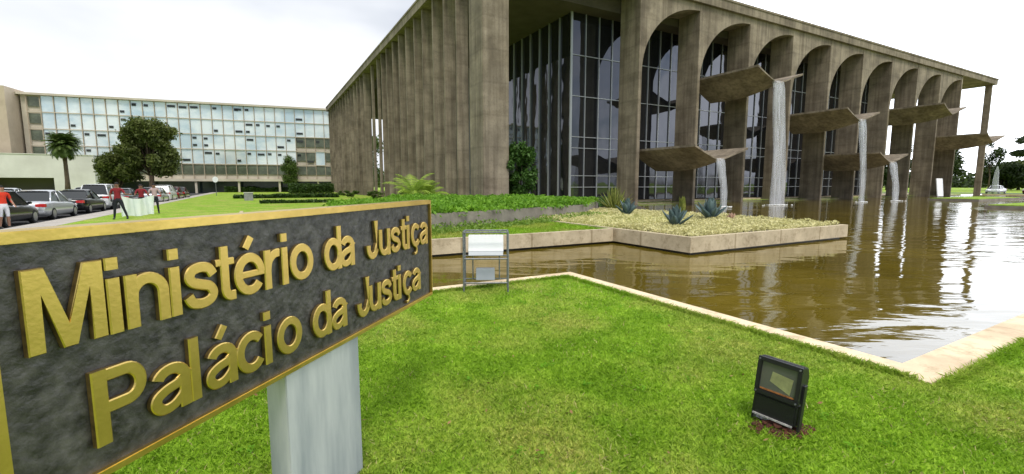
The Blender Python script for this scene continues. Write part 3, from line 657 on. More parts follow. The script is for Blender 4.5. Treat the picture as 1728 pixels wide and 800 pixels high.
def glyph(ch, x, zb):
    m = MB()
    if ch == 'M':
        me = bpy.data.meshes.new('letter'); bm = bmesh.new()
        pl = [(x_*.92, y_) for x_, y_ in [(0, 0), (0, .72), (.21, .72), (.385, .22), (.56, .72), (.77, .72), (.77, 0), (.615, 0), (.615, .49), (.455, 0), (.315, 0), (.155, .49), (.155, 0)]]
        f = bm.faces.new([bm.verts.new((px*SXL, 0, py*SZL)) for px, py in pl]); r_ = bmesh.ops.extrude_face_region(bm, geom=[f])
        bmesh.ops.translate(bm, verts=[v for v in r_['geom'] if isinstance(v, bmesh.types.BMVert)], vec=(0, -.018, 0))
        top_ = [q for q in r_['geom'] if isinstance(q, bmesh.types.BMFace)]; bmesh.ops.inset_region(bm, faces=top_, thickness=.004, depth=0)
        for v in top_[0].verts: v.co.y = -.022
        bmesh.ops.recalc_face_normals(bm, faces=bm.faces); bm.to_mesh(me); bm.free(); o = link('letter', me, BRASS, sign)
    else:
        for i, (pts, cl, k) in enumerate(GL[ch][0]): stroke(m, pts, cl == 'c', W0*SXL*k, .022-.0006*i)
        o = m.build('letter', BRASS, sign)
        bm = bmesh.new(); bm.from_mesh(o.data); bmesh.ops.recalc_face_normals(bm, faces=bm.faces); bm.to_mesh(o.data); bm.free()
    o.data.materials.append(SIDE_BRASS)
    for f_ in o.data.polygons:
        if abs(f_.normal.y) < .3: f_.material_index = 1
    o.location = (x, .006, zb+Z); return o
r1 = [('M', .020), ('i', .232), ('n', .286, 1.03), ('i', .440), ('s', .490, 1.04), ('t', .628), ('é', .724, 1.04), ('r', .890), ('i', 1.000), ('o', 1.057, 1.04), ('d', 1.320), ('a', 1.462), ('J', 1.746), ('u', 1.897), ('s', 2.048), ('t', 2.192), ('i', 2.296), ('ç', 2.366), ('a', 2.516)]
r2 = [('P', .162), ('a', .334, 1.07), ('l', .492), ('á', .556, 1.04), ('c', .706, 1.04), ('i', .866), ('o', .944, 1.04), ('d', 1.200), ('a', 1.360), ('J', 1.620), ('u', 1.752), ('s', 1.900), ('t', 2.040), ('i', 2.142), ('ç', 2.214), ('a', 2.364)]
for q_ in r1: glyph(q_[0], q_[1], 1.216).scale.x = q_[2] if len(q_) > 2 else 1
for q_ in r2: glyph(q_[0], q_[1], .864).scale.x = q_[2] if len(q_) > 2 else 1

# ============================================================ FLOODLIGHT ON THE LAWN
fl = empty('floodlight', (1.73, 2.86, GZ), R(-50), 'black box floodlight standing on a rusty patch in the lawn', 'floodlight'); fl.scale = (.95, 1.0, .97); fl.rotation_euler = (R(-4), R(3), R(-50))
bm_ = MB(); # housing: wedge-like body, leaning back slightly
def wedge(x0, x1, pf, z0=None):
    v = [(x0, y, z) for y, z in pf]+[(x1, y, z) for y, z in pf]; n_ = len(pf)
    return v, [tuple(range(n_)), tuple(range(n_, 2*n_))[::-1]]+[(i, i+n_, (i+1) % n_+n_, (i+1) % n_) for i in range(n_)]
pf = [(-.055, .215), (-.055, .455), (-.03, .468), (.05, .45), (.085, .38), (.075, .27), (.03, .205)]
bm_.add(*wedge(-.135, .135, pf)); bm_.build('housing', BLACKM, fl, bevel=.006)
b = MB(); b.box(-.138, .138, -.075, -.056, .438, .468); b.box(-.138, .138, -.075, -.056, .213, .243); b.box(-.138, -.112, -.075, -.056, .2435, .4375); b.box(.112, .138, -.075, -.056, .2435, .4375); b.build('front_frame', BLACKM, fl, bevel=.003)
b = MB(); b.box(-.111, .111, -.0605, -.0575, .244, .437); lg = b.build('lens', LAMPGLASS, fl)
b = MB(); b.add([(-.05, -.0615, .315), (.08, -.0615, .262), (.09, -.0615, .37), (-.04, -.0615, .385)], [(0, 1, 2, 3)]); b.build('reflector', REFL, lg)
b = MB(); b.add(*wedge(-.13, .13, [(-.05, .06), (-.062, .205), (.03, .203), (.06, .1), (.04, .05)])); b.build('ballast_box', BLACKM, fl, bevel=.008)
b = MB(); b.box(-.13, .12, -.064, -.052, .058, .068); b.build('worn_bottom_edge', mat('worn_grey_edge', (.4, .39, .37), .7, var=.5, vscale=40), fl)
b = MB(); b.box(-.105, .108, -.0645, -.0605, .246, .256); b.build('rusty_lens_seal', mat('rust_orange', (.34, .13, .03), .8, var=.5, vscale=30), lg)
b = MB()
for x in (-.125, .125):
    for z in (.228, .453): b.tube([(x, -.082, z), (x, -.074, z)], .006, 8)
b.build('screws', STEEL, fl)
b = MB()
for i in range(9): b.box(-.118+i*.0285, -.112+i*.0285, .02, .098, .25, .43)
b.build('cooling_ribs', BLACKM, fl)
b = MB(); b.tube([(.05, .05, .09), (.09, .10, .05), (.12, .15, .015), (.17, .19, -.03)], .006, 6); b.build('cable', BLACKM, fl, True)
b = MB(); b.box(.137, .150, -.02, .03, .02, .34); b.box(-.150, -.137, -.02, .03, .02, .34); b.box(-.15, .15, -.02, .03, .006, .0195); b.build('bracket', BLACKM, fl)
mm = MB()
for i in range(170):
    a = random.uniform(0, 6.28); q = random.uniform(0, 1)**.6; s_ = random.uniform(.008, .024)
    mm.ball((.02+math.cos(a)*q*.21, math.sin(a)*q*.13-.03, random.uniform(.0, .05)*(1-q)+.004), (s_, s_, s_*.6), 6, 4)
mo = mm.build('soil_patch', RUST, None); mo.location = (1.73, 2.86, GZ); tag(mo, 'rust-red crumbly earth under the black floodlight', 'soil')

# ============================================================ CAGED LAMP BY THE POND
cg = empty('caged_floodlight', (-.39, 6.80, GZ), R(2), 'white floodlight inside a square grey metal cage at the pond edge', 'floodlight')
cm = MB(); hw, hd, hh = .325, .16, .90
for x in (-hw, hw):
    for y in (-hd, hd): cm.tube([(x, y, -.05), (x, y, hh)], .014, 6)
for z in (.14, .50, .89):
    for y in (-hd, hd): cm.tube([(-hw, y, z), (hw, y, z)], .012, 6)
    for x in (-hw, hw): cm.tube([(x, -hd, z), (x, hd, z)], .012, 6)
cm.build('cage_frame', STEEL, cg)
cm = MB()
for i in range(1, 12):
    x = -hw+2*hw*i/12; cm.tube([(x, -hd, .89), (x, hd, .89)], .003, 4)
for z in (.86, .8, .6, .7, .4, .3): 
    for x in (-hw, hw): cm.tube([(x, -hd, z), (x, hd, z)], .003, 4)
cm.build('wire_mesh', STEEL, cg)
b = MB(); b.add(*wedge(-.26, .26, [(-.08, .60), (.02, .84), (.09, .83), (.09, .62), (-.02, .56)])); hs = b.build('lamp_housing', WHITE, cg, bevel=.006)
b = MB(); b.add(*wedge(-.255, .255, [(-.115, .545), (-.085, .60), (.05, .60), (.05, .53)])); b.build('lamp_visor', GREYBOX, cg)
b = MB(); b.add(*wedge(-.15, .13, [(-.06, .16), (-.02, .33), (.09, .33), (.09, .16)])); b.build('ballast_box', GREYBOX, cg, bevel=.006)
b = MB(); b.tube([(-.2, .04, .15), (-.2, .04, .62)], .01, 6); b.tube([(.2, .04, .15), (.2, .04, .62)], .01, 6); b.build('lamp_bracket', STEEL, cg)

# ============================================================ OFFICE BLOCK BEHIND
ann = empty('office_block', (-45.1, 104.1, 0), R(20.75), 'long pale six-storey office block with a glazed grid facade behind the car park', 'office building')
AX0, AX1, AT = -49, 5, 18.7
m = MB(); m.box(AX0, AX1, .5, 14, 2.75, AT-.4); m.build('wall', ANNEXC, ann)
m = MB(); m.box(AX0-.3, AX1, -.35, 14.2, AT-.397, AT); m.build('roof_slab', ANNEXC, ann)
m = MB(); m.box(AX0, AX1, -.25, .45, 2.45, 2.95); m.build('floor_slab', ANNEXC, ann)
m = MB(); m.box(AX0+1, AX1, 2.0, 13, -.1, 2.745); m.build('ground_floor', mat('dark_teal_glazing', (.02, .035, .04), .15, var=.5, vscale=.5), ann)
ANG_ = mat('painted_reflection_window', (.82, .88, .90), .12, .25, col2=(.55, .67, .75), vscale=.13, stretch=(1, 1, 1.6), lo=.40, hi=.56, coord='World')  # white and blue noise paints a sky reflection into the pane colour
DWIN = mat('dark_open_window', (.03, .035, .035), .2)
PANE_D = mat('olive_window', (.12, .14, .10), .15, var=.4, vscale=1)
fh = 3.07; wps = []; 
w0 = None; random.seed(11)
proto = {}
def win(i, j, kind):
    x = AX0+1.0+i*1.96; z = 2.95+j*fh
    if kind not in proto:
        a = MB()
        if kind == 'p': a.box(0.03, 1.88, .30, .495, .13, fh-.05)
        else: a.box(0.05, 1.86, .30, .495, 1.0, fh-.25)
        o = a.build('window', ANG_ if kind == 'p' else PANE_D, ann)
        fr = MB(); fr.box(.93, .98, .27, .2995, .14 if kind == 'p' else 1.0, fh-.25); fr.box(.05, 1.86, .27, .2985, 1.45, 1.52)
        fr.build('frame', ANNEXC, o); proto[kind] = o
        o.location = (x, 0, z); return o
    o = proto[kind].copy(); COL.objects.link(o); o.location = (x, 0, z)
    return o
# keep count of separate windows at a hundred: the largest-showing upper floors; the others are grouped
cells = [(i, j) for j in range(5) for i in range(27)]
ind = [(i, j) for (i, j) in cells if i < 20]; rest = [(i, j) for (i, j) in cells if i >= 20]
for i, j in ind: win(i, j, 'd' if (j == 0 or (i < 1)) else 'p')
a = MB(); d_ = MB()
for i, j in rest:
    x = AX0+1.0+i*1.96; z = 2.95+j*fh
    if j == 0 or (i > 22 and j < 3 and random.random() < .8): d_.box(x+.05, x+1.86, .30, .495, z+1.0, z+fh-.25)
    else: a.box(x+.03, x+1.88, .30, .495, z+.13, z+fh-.05)
tag(a.build('windows', ANG_, ann), kind='stuff'); tag(d_.build('olive_windows', PANE_D, ann), kind='stuff')  # pale panes, and shorter olive panes
a = MB()
for k in range(70):
    i = random.randrange(1, 26); j = random.randrange(1, 5); x = AX0+1.0+i*1.96; z = 2.95+j*fh; a.box(x+.15, x+random.choice((.9, .9, 1.6)), .24, .269, z+.55+random.choice((0, .9)), z+.95+random.choice((0., .9)))
a = MB()
for k in range(60):
    i = random.randrange(1, 26); j = random.randrange(1, 5); x = AX0+1.0+i*1.96; z = 2.95+j*fh+random.choice((2.0, 2.1, .6)); a.box(x+.2, x+random.choice((.9, .9, 1.5)), .20, .265, z, z+.45)
tag(a.build('open_vents', DWIN, ann), kind='stuff')
a = MB()
for i in range(28):
    x = AX0+1.0+i*1.96-.06; a.box(x-.035, x+.06, .06, .25, 2.96, AT-.41)
tag(a.build('facade_fins', BEIGE, ann), kind='stuff')
a = MB()
for j in range(1, 5): a.box(AX0+.9, AX1, .10, .296, 2.95+j*fh-.04, 2.95+j*fh+.12)
a.build('floor_band', ANNEXC, ann)
a = MB()
for i in range(7): a.box(AX0+3+i*7.84, AX0+3.4+i*7.84, .0, .4, -.1, 2.44)
tag(a.build('ground_columns', ANNEXC, ann), kind='stuff')
m = MB(); m.box(AX0-14, AX0-.31, -3.2, 14, -.1, 19.2); m.build('end_tower', BEIGE, ann)
# low rendered wall with dark opening
lw = empty('low_annex', Wp(-45, 80), ANG, 'low windowless pale concrete annex with one dark opening behind the parked cars', 'building')
m = MB(); m.box(-24, 7.2, 0, 6, 2.9, 6.8); m.box(-24, -6.5, 0, 6, -.1, 2.897); m.box(1.8, 7.2, 0, 6, -.1, 2.897); m.build('wall', FROST, lw)
m = MB(); m.box(-6.49, 1.79, 3, 6, -.1, 2.89); m.build('opening', mat('dark_garage', (.10, .09, .08), .9), lw)
m = MB(); m.box(-24.1, 7.3, -.1, 6.1, 6.803, 6.92); m.build('coping', FROST, lw)
# dark hedges in front of the block
HG = leafmat('hedge_green', (.02, .05, .008), (.07, .13, .02), 1.2, .15)
def hedge(x0, x1, y0, y1, h_, label, n_):
    P_ = scatter([Wl(p) for p in ((x0, y0), (x1, y0), (x1, y1), (x0, y1))], n_); c = Wp((x0+x1)/2, (y0+y1)/2, GZ)
    C_ = np.column_stack([P_, GZ+rng.uniform(0, 1, len(P_))**.6*h_*(1+.35*hnoise(P_, .8, int(x0)+50))])-np.array(c); o = empty('hedge', c, 0, label, 'hedge', 'clipped hedges on the far lawn'); mesh_np('foliage', leaves(C_, .16, .2), 4, HG, o)
    st = MB(); 
    for k in range(6): p = Wp(x0+(x1-x0)*(k+.5)/6, (y0+y1)/2, 0)-c; st.tube([(p.x, p.y, -.1), (p.x, p.y, h_*.6)], .04, 5)
    st.build('stems', BARK, o)
hedge(-19, 2, 88.0, 89.6, 1.1, 'long dark hedge at the foot of the office block', 16000)
hedge(-15.5, -4, 34.5, 36, .42, 'low dark hedge crossing the lawn in front of the far hedge', 9000)
hedge(-8, -.6, 62, 66, 1.5, 'tall dark bushes against the far end of the fins', 9000)
hedge(-13, -7, 17, 17.6, .22, 'very low dark strip hedge nearest the sign, on the left lawn', 2500)
for i, (x, y) in enumerate(((-2.2, 12), (-2.0, 24), (-2.4, 34), (-1.9, 44))):
    tree('shrub', Wp(x, y, GZ), random.uniform(.7, 1.2), (.9, .9), ['low green shrub nearest the young palms at the fins', 'second low green shrub along the fins', 'third low green shrub along the fins, by the open gap', 'farthest low green shrub along the fins'][i], MG, .03, 10, 1600, .10, .1, 'shrub', group='low shrubs along the fins')
# small grey utility box and white sign on lawn
ub = empty('utility_box', Wp(-13.9, 27, GZ), ANG, 'small grey utility box standing on the left lawn', 'utility box'); m = MB(); m.box(-.4, .4, -.3, .3, -.05, .75); m.build('cabinet', mat('grey_box', (.3, .3, .31), .7, var=.2), ub, bevel=.02); m = MB(); m.box(-.44, .44, -.34, .34, .752, .82); m.build('lid', FROST, ub)
rs = empty('road_sign', Wp(-18.2, 52, GZ), 0, 'small round white road sign on a thin pole beyond the cars', 'sign')
m = MB(); m.tube([(0, 0, -.1), (0, 0, 2.3)], .04, 6); m.build('pole', STEEL, rs); m = MB(); m.tube([(0, -.05, 2.35), (0, -.02, 2.35)], .42, 18); m.build('disc', WHITE, rs)

# ============================================================ CARS
def paint(name, c, metal=.4): 
    m_ = mat(name, c, .3, metal, var=.03); b_ = m_.node_tree.nodes['Principled BSDF']; b_.inputs['Coat Weight'].default_value = .6; return m_
def car(name, loc, rz, pm, label, L_=4.4, W_=1.72, H_=1.45, kind='sedan', group='cars parked along the kerb', proto=None):
    """car along +y (front), right side at +x"""
    o = empty(name, loc, rz, label, 'car', group); hl = L_/2; hw = W_/2; bl = .86 if kind != 'suv' else 1.0
    # lower body lofted along the length
    st = [(-hl, .42, .74, .80), (-hl+.10, .28, .90, .93), (-hl+.5, .20, bl+.06, .99), (-hl+1.2, .20, bl+.07, 1), (-.4, .20, bl+.03, 1), (.6, .20, bl, 1), (hl-1.1, .20, bl-.03, 1), (hl-.45, .22, bl-.14, .97), (hl-.12, .26, bl-.24, .90), (hl, .38, .58, .80)]
    if kind != 'sedan': st[0] = (-hl, .36, bl, .86); st[1] = (-hl+.08, .26, bl+.05, .95)
    vs = []; fs = []; K = 12
    for y, z0, z1, wf in st:
        w_ = hw*wf; zm = (z0+z1)/2
        for x, z in ((-.9*w_, z0), (-w_, z0+.10), (-w_*1.01, zm), (-w_*.985, z1-.10), (-w_*.93, z1-.02), (-w_*.6, z1+.015), (w_*.6, z1+.015), (w_*.93, z1-.02), (w_*.985, z1-.10), (w_*1.01, zm), (w_, z0+.10), (.9*w_, z0)): vs.append((x, y, z))
    for i in range(len(st)-1):
        for k in range(K): fs.append((i*K+k, (i+1)*K+k, (i+1)*K+(k+1) % K, i*K+(k+1) % K))
    fs += [tuple(range(K)), tuple(range((len(st)-1)*K, len(st)*K))[::-1]]
    b_ = MB(); b_.add(vs, fs); body = b_.build('body', pm, o, True)
    # cabin
    if kind == 'sedan': sec = [(-hl+.75, 0), (-hl+1.45, 1), (.25, 1), (hl-1.35, 0)]
    elif kind == 'hatch': sec = [(-hl+.15, 0), (-hl+.62, 1), (.35, 1), (hl-1.15, 0)]
    else: sec = [(-hl+.12, 0), (-hl+.45, 1), (.45, 1), (hl-1.25, 0)]
    zb, zr = bl+.0, H_
    y0, y1, y2, y3 = [s_[0] for s_ in sec]; wb, wr = hw*.93, hw*.72
    rf = MB(); rv = []
    for y, z, w_ in ((y1-.05, zr-.035, wr*.96), (y1+.25, zr, wr), ((y1+y2)/2, zr+.02, wr), (y2-.1, zr, wr), (y2+.1, zr-.03, wr*.97)):
        for x, dz in ((-w_, -.05), (-w_*.85, 0), (0, .012), (w_*.85, 0), (w_, -.05)): rv.append((x, y, z+dz))
    rfs = [(i*5+k, i*5+k+1, i*5+k+6, i*5+k+5) for i in range(4) for k in range(4)]
    nb = len(rv); rv += [(x, y, z-.03) for x, y, z in rv]; rfs += [tuple(nb+i for i in f[::-1]) for f in rfs]
    rf.add(rv, rfs)
    for sx_ in (-1, 1):
        for (ya, yb_) in ((y1, y0), (y2, y3)): rf.tube([(sx_*wr*.97, ya, zr-.06), (sx_*wb*.97, yb_, zb)], .035, 6)
        ym = (y1+y2)/2; rf.tube([(sx_*wr*1.0, ym, zr-.06), (sx_*wb*1.0, ym-.05, zb)], .03, 6)
    rf.build('roof', pm, o, True)
    gl = MB(); e_ = .985
    A_ = [(-wb, y0), (wb, y0), (wb, y3), (-wb, y3)]; B_ = [(-wr*e_, y1), (wr*e_, y1), (wr*e_, y2), (-wr*e_, y2)]
    gl.add([(x*.975, y, zb-.02) for x, y in A_]+[(x*.975, y, zr-.055) for x, y in B_], [(0, 1, 5, 4), (1, 2, 6, 5), (2, 3, 7, 6), (3, 0, 4, 7), (4, 5, 6, 7)])
    gl.build('windows', GLASSD, o)
    wr_ = .31 if kind != 'suv' else .36
    for sx_ in (-1, 1):
        for yw in (-hl+.82, hl-.85):
            t_ = MB(); t_.tube([(sx_*(hw-.17), yw, wr_), (sx_*(hw+.012), yw, wr_)], wr_, 20); w1 = t_.build('wheel', TYRE, o, bevel=.02)
            t_ = MB(); t_.tube([(sx_*(hw-.03), yw, wr_), (sx_*(hw+.022), yw, wr_)], wr_*.66, 16); t_.build('rim', RIM, w1)
        t_ = MB(); tz = bl-.1
        t_.box(sx_*hw*.52 if sx_ > 0 else -hw*.95, hw*.95 if sx_ > 0 else -hw*.52, -hl-.012, -hl+.16, tz-.10, tz+.06); t_.build('tail_light', REDL, o, bevel=.015)
        t_ = MB(); t_.box(sx_*hw*.5 if sx_ > 0 else -hw*.86, hw*.86 if sx_ > 0 else -hw*.5, hl-.16, hl+.006, .58, .70); t_.build('headlight', WHITE, o, bevel=.02)
        t_ = MB(); t_.box(*sorted((sx_*hw*1.0, sx_*hw*1.16)), y2+.25, y2+.36, bl+.02, bl+.14); t_.build('wing_mirror', pm, o, bevel=.02)
    t_ = MB(); t_.box(-hw*.88, hw*.88, -hl-.03, -hl+.1, .34, .46); t_.build('rear_bumper', pm, o, bevel=.02)
    t_ = MB(); t_.box(-.2, .2, -hl-.036, -hl-.031, .56, .68) if kind == 'sedan' else t_.box(-.2, .2, -hl-.036, -hl-.028, .56, .68); t_.build('number_plate', PLATE, o)
    return o
BLK = paint('black_car_paint', (.012, .013, .015)); SLV = paint('silver_car_paint', (.62, .64, .67), .5); WHT = paint('white_car_paint', (.75, .76, .77), 0); GRY = paint('grey_car_paint', (.13, .14, .15), .6); MAR = paint('maroon_car_paint', (.16, .012, .018))
RZ = -.02
CX = -23.0
cars = [(0.4, BLK, 'hatch', 1.5, 'black hatchback at the front of the row beside the person in the red shirt'), (5.6, SLV, 'sedan', 1.46, 'silver sedan with a red tail light, second in the kerb row'), (11.4, BLK, 'sedan', 1.44, 'black sedan parked right behind the silver one in the row'),
        (16.8, WHT, 'suv', 1.78, 'white tall wagon parked next to the standing man'), (22.6, GRY, 'sedan', 1.45, 'grey sedan hidden partly by the held white banner'), (28.0, SLV, 'hatch', 1.5, 'silver hatchback just right of the white banner'), (33.6, WHT, 'suv', 1.7, 'white wagon parked before the maroon car'), (39.2, MAR, 'hatch', 1.5, 'maroon hatchback near the far end of the row'), (44.6, paint('dark_red_car_paint', (.07, .015, .015)), 'sedan', 1.45, 'dark brownish-red sedan at the far end of the row')]
for i, (y, pm, kd, hh_, lb) in enumerate(cars):
    car('parked_car', Wp(CX+(1.3 if y > 26 else 0), y, -.036), ANG+RZ, pm, lb, 4.2 if kd == 'hatch' else 4.5, 1.74, hh_, kd)
for i, (y, pm, kd, lb) in enumerate(((10, WHT, 'suv', 'pale tall car in the second row, seen above the black sedan roof'), (3, GRY, 'hatch', 'grey hatchback in the second row behind the silver sedan'), (18, SLV, 'sedan', 'silver sedan in the second row below the lone palm'), (36, SLV, 'hatch', 'pale silver hatchback in the far second row'))):
    car('parked_car', Wp(CX-5.4, y, -.036), ANG+.03, pm, lb, 4.3, 1.74, 1.5, kd, 'cars of the second row')
# cars on the far right
car('parked_car', Wp(104, 3, .124), ANG+R(88), WHT, 'white car on the far road just left of the slim end column', 4.3, 1.74, 1.45, 'sedan', 'cars on the far road')
car('parked_car', Wp(103, -4, .124), ANG+R(60), SLV, 'silver car on the far road right of the end column, by the fountain jet', 4.3, 1.74, 1.45, 'sedan', 'cars on the far road')
car('parked_car', Wp(106, -1.5, .124), ANG+R(80), MAR, 'maroon van-like car on the far road at the right picture edge', 4.6, 1.9, 2.1, 'suv', 'cars on the far road')

# ============================================================ PEOPLE
def person(loc, rz, label, shirt, legs_m, arms, stance=.13, hgt=1.72, leg_spread=0, shorts=False, skin=(.20, .10, .06), lean=0, hair=(.01, .008, .006)):
    o = empty('person', loc, rz, label, 'person'); k = hgt/1.75
    J = {}; V_ = []; E_ = []; Rr = []
    def add(n_, p, r, par=None):
        J[n_] = len(V_); V_.append(Vector(p)*k); Rr.append(r*k)
        if par: E_.append((J[par], J[n_]))
    add('pelvis', (0, 0, .93), .145); add('waist', (0, -.01+lean*.3, 1.08), .125, 'pelvis'); add('chest', (0, lean*.7, 1.28), .155, 'waist'); add('upchest', (0, lean, 1.40), .12, 'chest'); add('neck', (0, lean, 1.50), .058, 'upchest'); add('head0', (0, lean-.01, 1.58), .085, 'neck'); add('head1', (0, lean-.015, 1.68), .09, 'head0')
    for s_, nm in ((-1, 'l'), (1, 'r')):
        sp = stance+leg_spread*(1 if s_ > 0 else .2)
        add(nm+'hip', (s_*.095, 0, .88), .10, 'pelvis'); add(nm+'thigh', (s_*(.09+sp*.25), -.01, .70), .082, nm+'hip'); add(nm+'knee', (s_*(.09+sp*.5), -.015, .49), .058, nm+'thigh'); add(nm+'calf', (s_*(.09+sp*.7), .015, .34), .058, nm+'knee'); add(nm+'ankle', (s_*(.09+sp), .03, .09), .042, nm+'calf'); add(nm+'heel', (s_*(.09+sp), .0, .045), .045, nm+'ankle'); add(nm+'toe', (s_*(.10+sp), -.17, .035), .034, nm+'heel')
        add(nm+'sh', (s_*.185, lean, 1.41), .066, 'upchest'); el_, wr_ = arms[nm]; add(nm+'elbow', el_, .045, nm+'sh'); add(nm+'wrist', wr_, .030, nm+'elbow')
        d_ = (Vector(wr_)-Vector(el_)).normalized(); hp = Vector(wr_)+d_*.07; add(nm+'palm', tuple(hp), .036, nm+'wrist')
        side = d_.cross(Vector((0, 1, .2))).normalized()
        for q in range(4):
            b1 = hp+d_*.03+side*(q-1.5)*.019; add(nm+'f%d' % q, tuple(b1), .0095, nm+'palm'); add(nm+'g%d' % q, tuple(b1+d_*.035*(1-.08*abs(q-1.5))+Vector((0, -.015, 0))), .008, nm+'f%d' % q)
        b1 = Vector(wr_)+d_*.035-side*.035; add(nm+'th', tuple(b1), .011, nm+'palm'); add(nm+'th2', tuple(b1+d_*.035-side*.012), .009, nm+'th')
    me = bpy.data.meshes.new('body'); me.from_pydata(V_, E_, []); bo = bpy.data.objects.new('body_tmp', me); COL.objects.link(bo)
    md = bo.modifiers.new('skin', 'SKIN'); 
    for i, r in enumerate(Rr): me.skin_vertices[0].data[i].radius = (r, r*(.72 if i in (J['waist'], J['chest'], J['pelvis'], J['upchest']) else 1))
    me.skin_vertices[0].data[0].use_root = True; md.use_smooth_shade = True
    s2 = bo.modifiers.new('sub', 'SUBSURF'); s2.levels = 1; s2.render_levels = 1
    dg = bpy.context.evaluated_depsgraph_get(); nm_ = bpy.data.meshes.new_from_object(bo.evaluated_get(dg)); bpy.data.objects.remove(bo)
    SK = mat('skin_%d' % int(skin[0]*100), skin, .6); SH = MATS['black_rubber'] if False else mat('dark_shoe', (.03, .03, .03), .6)
    nm_.materials.clear()
    for q in (SK, shirt, legs_m, SH): nm_.materials.append(q)
    for p in nm_.polygons:
        c = p.center/k; r_ = 0
        arm = abs(c.x) > .235
        if c.z > 1.49 and abs(c.x) < .13: r_ = 0
        elif c.z > .97 and not arm: r_ = 1
        elif arm:
            nr = 'r' if c.x > 0 else 'l'; e1 = Vector(arms[nr][0]); r_ = 1 if (c-Vector((.185*(1 if c.x > 0 else -1), lean, 1.41))).length < (e1-Vector((.185*(1 if c.x > 0 else -1), lean, 1.41))).length*.75 else 0
            if c.z < .80 and abs(c.x) < .5 and c.z < .6: r_ = 2
        elif c.z > .10: r_ = 2 if (not shorts or c.z > .50) else 0
        else: r_ = 3
        p.material_index = r_; p.use_smooth = True
    body = link('body', nm_, None, o)
    hd = MB(); hd.ball(((0), (lean+.022)*k, 1.672*k), (.086*k, .088*k, .085*k), 12, 8); hd.build('hair', mat('dark_hair', hair, .8), o, True)
    fc = MB(); y_ = (lean-.107)*k
    fc.tube([(0, y_+.012, 1.655*k), (0, y_-.016, 1.618*k), (0, y_+.008, 1.612*k)], [.006, .013, .008], 6); fc.build('nose', SK, o, True)
    for s_ in (-1, 1):
        q = MB(); q.ball((s_*.032*k, y_+.014, 1.65*k), (.012, .007, .007), 8, 6); q.build('eye', mat('dark_eye', (.02, .02, .02), .3), o, True)
        q = MB(); q.ball((s_*.094*k, (lean-.005)*k, 1.635*k), (.010, .018, .028), 8, 6); q.build('ear', SK, o, True)
    q = MB(); q.tube([(-.022, y_+.01, 1.583*k), (0, y_+.005, 1.580*k), (.022, y_+.01, 1.583*k)], .005, 5); q.build('mouth', mat('lips', (.2, .06, .05), .5), o, True)
    return o
MARO = mat('maroon_shirt_cloth', (.24, .012, .02), .85, var=.25, vscale=8); TROU = mat('dark_trouser_cloth', (.012, .014, .022), .9); REDS = mat('bright_red_shirt_cloth', (.75, .045, .015), .85, var=.2, vscale=8); WSH = mat('white_shorts_cloth', (.75, .74, .78), .85); GSH = mat('pinkish_shirt_cloth', (.50, .36, .36), .85, var=.2)
toward = lambda x, y: math.atan2(-x, y)*1.0
person((-18.15, 21.15, GZ), R(30), 'man in maroon T-shirt and dark trousers standing on the lawn, left of the white banner', MARO, TROU, {'l': ((-.27, .02, 1.16), (-.22, -.1, .95)), 'r': ((.30, -.05, 1.17), (.46, -.14, 1.18))}, .07, 1.70, .14)
person((-20.2, 18.2, -.036), R(75), 'person in a bright red shirt and white shorts standing at the left picture edge', REDS, WSH, {'l': ((-.27, .02, 1.14), (-.26, -.12, .92)), 'r': ((.27, .02, 1.14), (.26, -.16, .96))}, .05, 1.72, .0, True, (.36, .19, .12))
person((-19.75, 24.5, GZ), R(40), 'person in a dark red top standing behind the white banner', MARO, TROU, {'l': ((-.28, -.05, 1.15), (-.30, -.22, 1.12)), 'r': ((.28, -.05, 1.15), (.32, -.24, 1.12))}, .05, 1.62, .0)
person((-19.75, 25.4, GZ), R(40), 'person in a pinkish shirt half hidden behind the banner, right of the dark red top', GSH, TROU, {'l': ((-.27, .0, 1.15), (-.25, -.14, .98)), 'r': ((.28, -.05, 1.15), (.30, -.22, 1.1))}, .05, 1.66, .0)
# white banner
bn = MB(); n1, n2 = 26, 12; bw, bh = 1.90, 1.0; vs = []; fs = []
for s_ in (0, 1):
    for j in range(n2+1):
        for i in range(n1+1):
            u_ = i/n1; v_ = j/n2; sag = .28*(1-abs(2*u_-.55))*0+.16*math.sin(math.pi*u_)*v_; vs.append((u_*bw, .05*math.sin(u_*15+v_*2)*(.4+v_)+.03*math.sin(u_*31)+s_*.004, bh*v_-sag+.06*math.sin(u_*9)*(1-v_)*.5))
K = (n1+1)*(n2+1)
for j in range(n2):
    for i in range(n1): q = j*(n1+1)+i; fs.append((q, q+1, q+n1+2, q+n1+1)); fs.append((q+K+n1+1, q+K+n1+2, q+K+1, q+K))
bn.add(vs, fs); bo = bn.build('banner', mat('white_banner_cloth', (.90, .92, .90), .8, col2=(.78, .84, .83), vscale=1.6), None, True); bo.location = (-18.75, 22.0, GZ+.05); bo.rotation_euler = (0, 0, R(88))
tag(bo, 'plain white cloth banner held upright between people on the left lawn', 'banner')

# ============================================================ RIGHT SIDE
# grass islets in the pond
for i, (x0, x1, y0, y1, lb) in enumerate(((33.5, 42, -19.5, -14.6, 'low brown-edged grass islet at the right picture edge, nearer one'), (52, 66, -9.2, -5.0, 'low grass islet beyond the nearer islet, reaching toward the end column'))):
    o = empty('grass_islet', Wp(x0, y0), ANG, lb, 'planter', 'grass islets in the pond'); m = MB(); m.box(0, x1-x0, 0, y1-y0, -.3, .2); m.build('kerb_wall', WALLG, o); m = MB(); m.box(.15, x1-x0-.15, .15, y1-y0-.15, .2, .26); m.build('turf', GRASS, o)
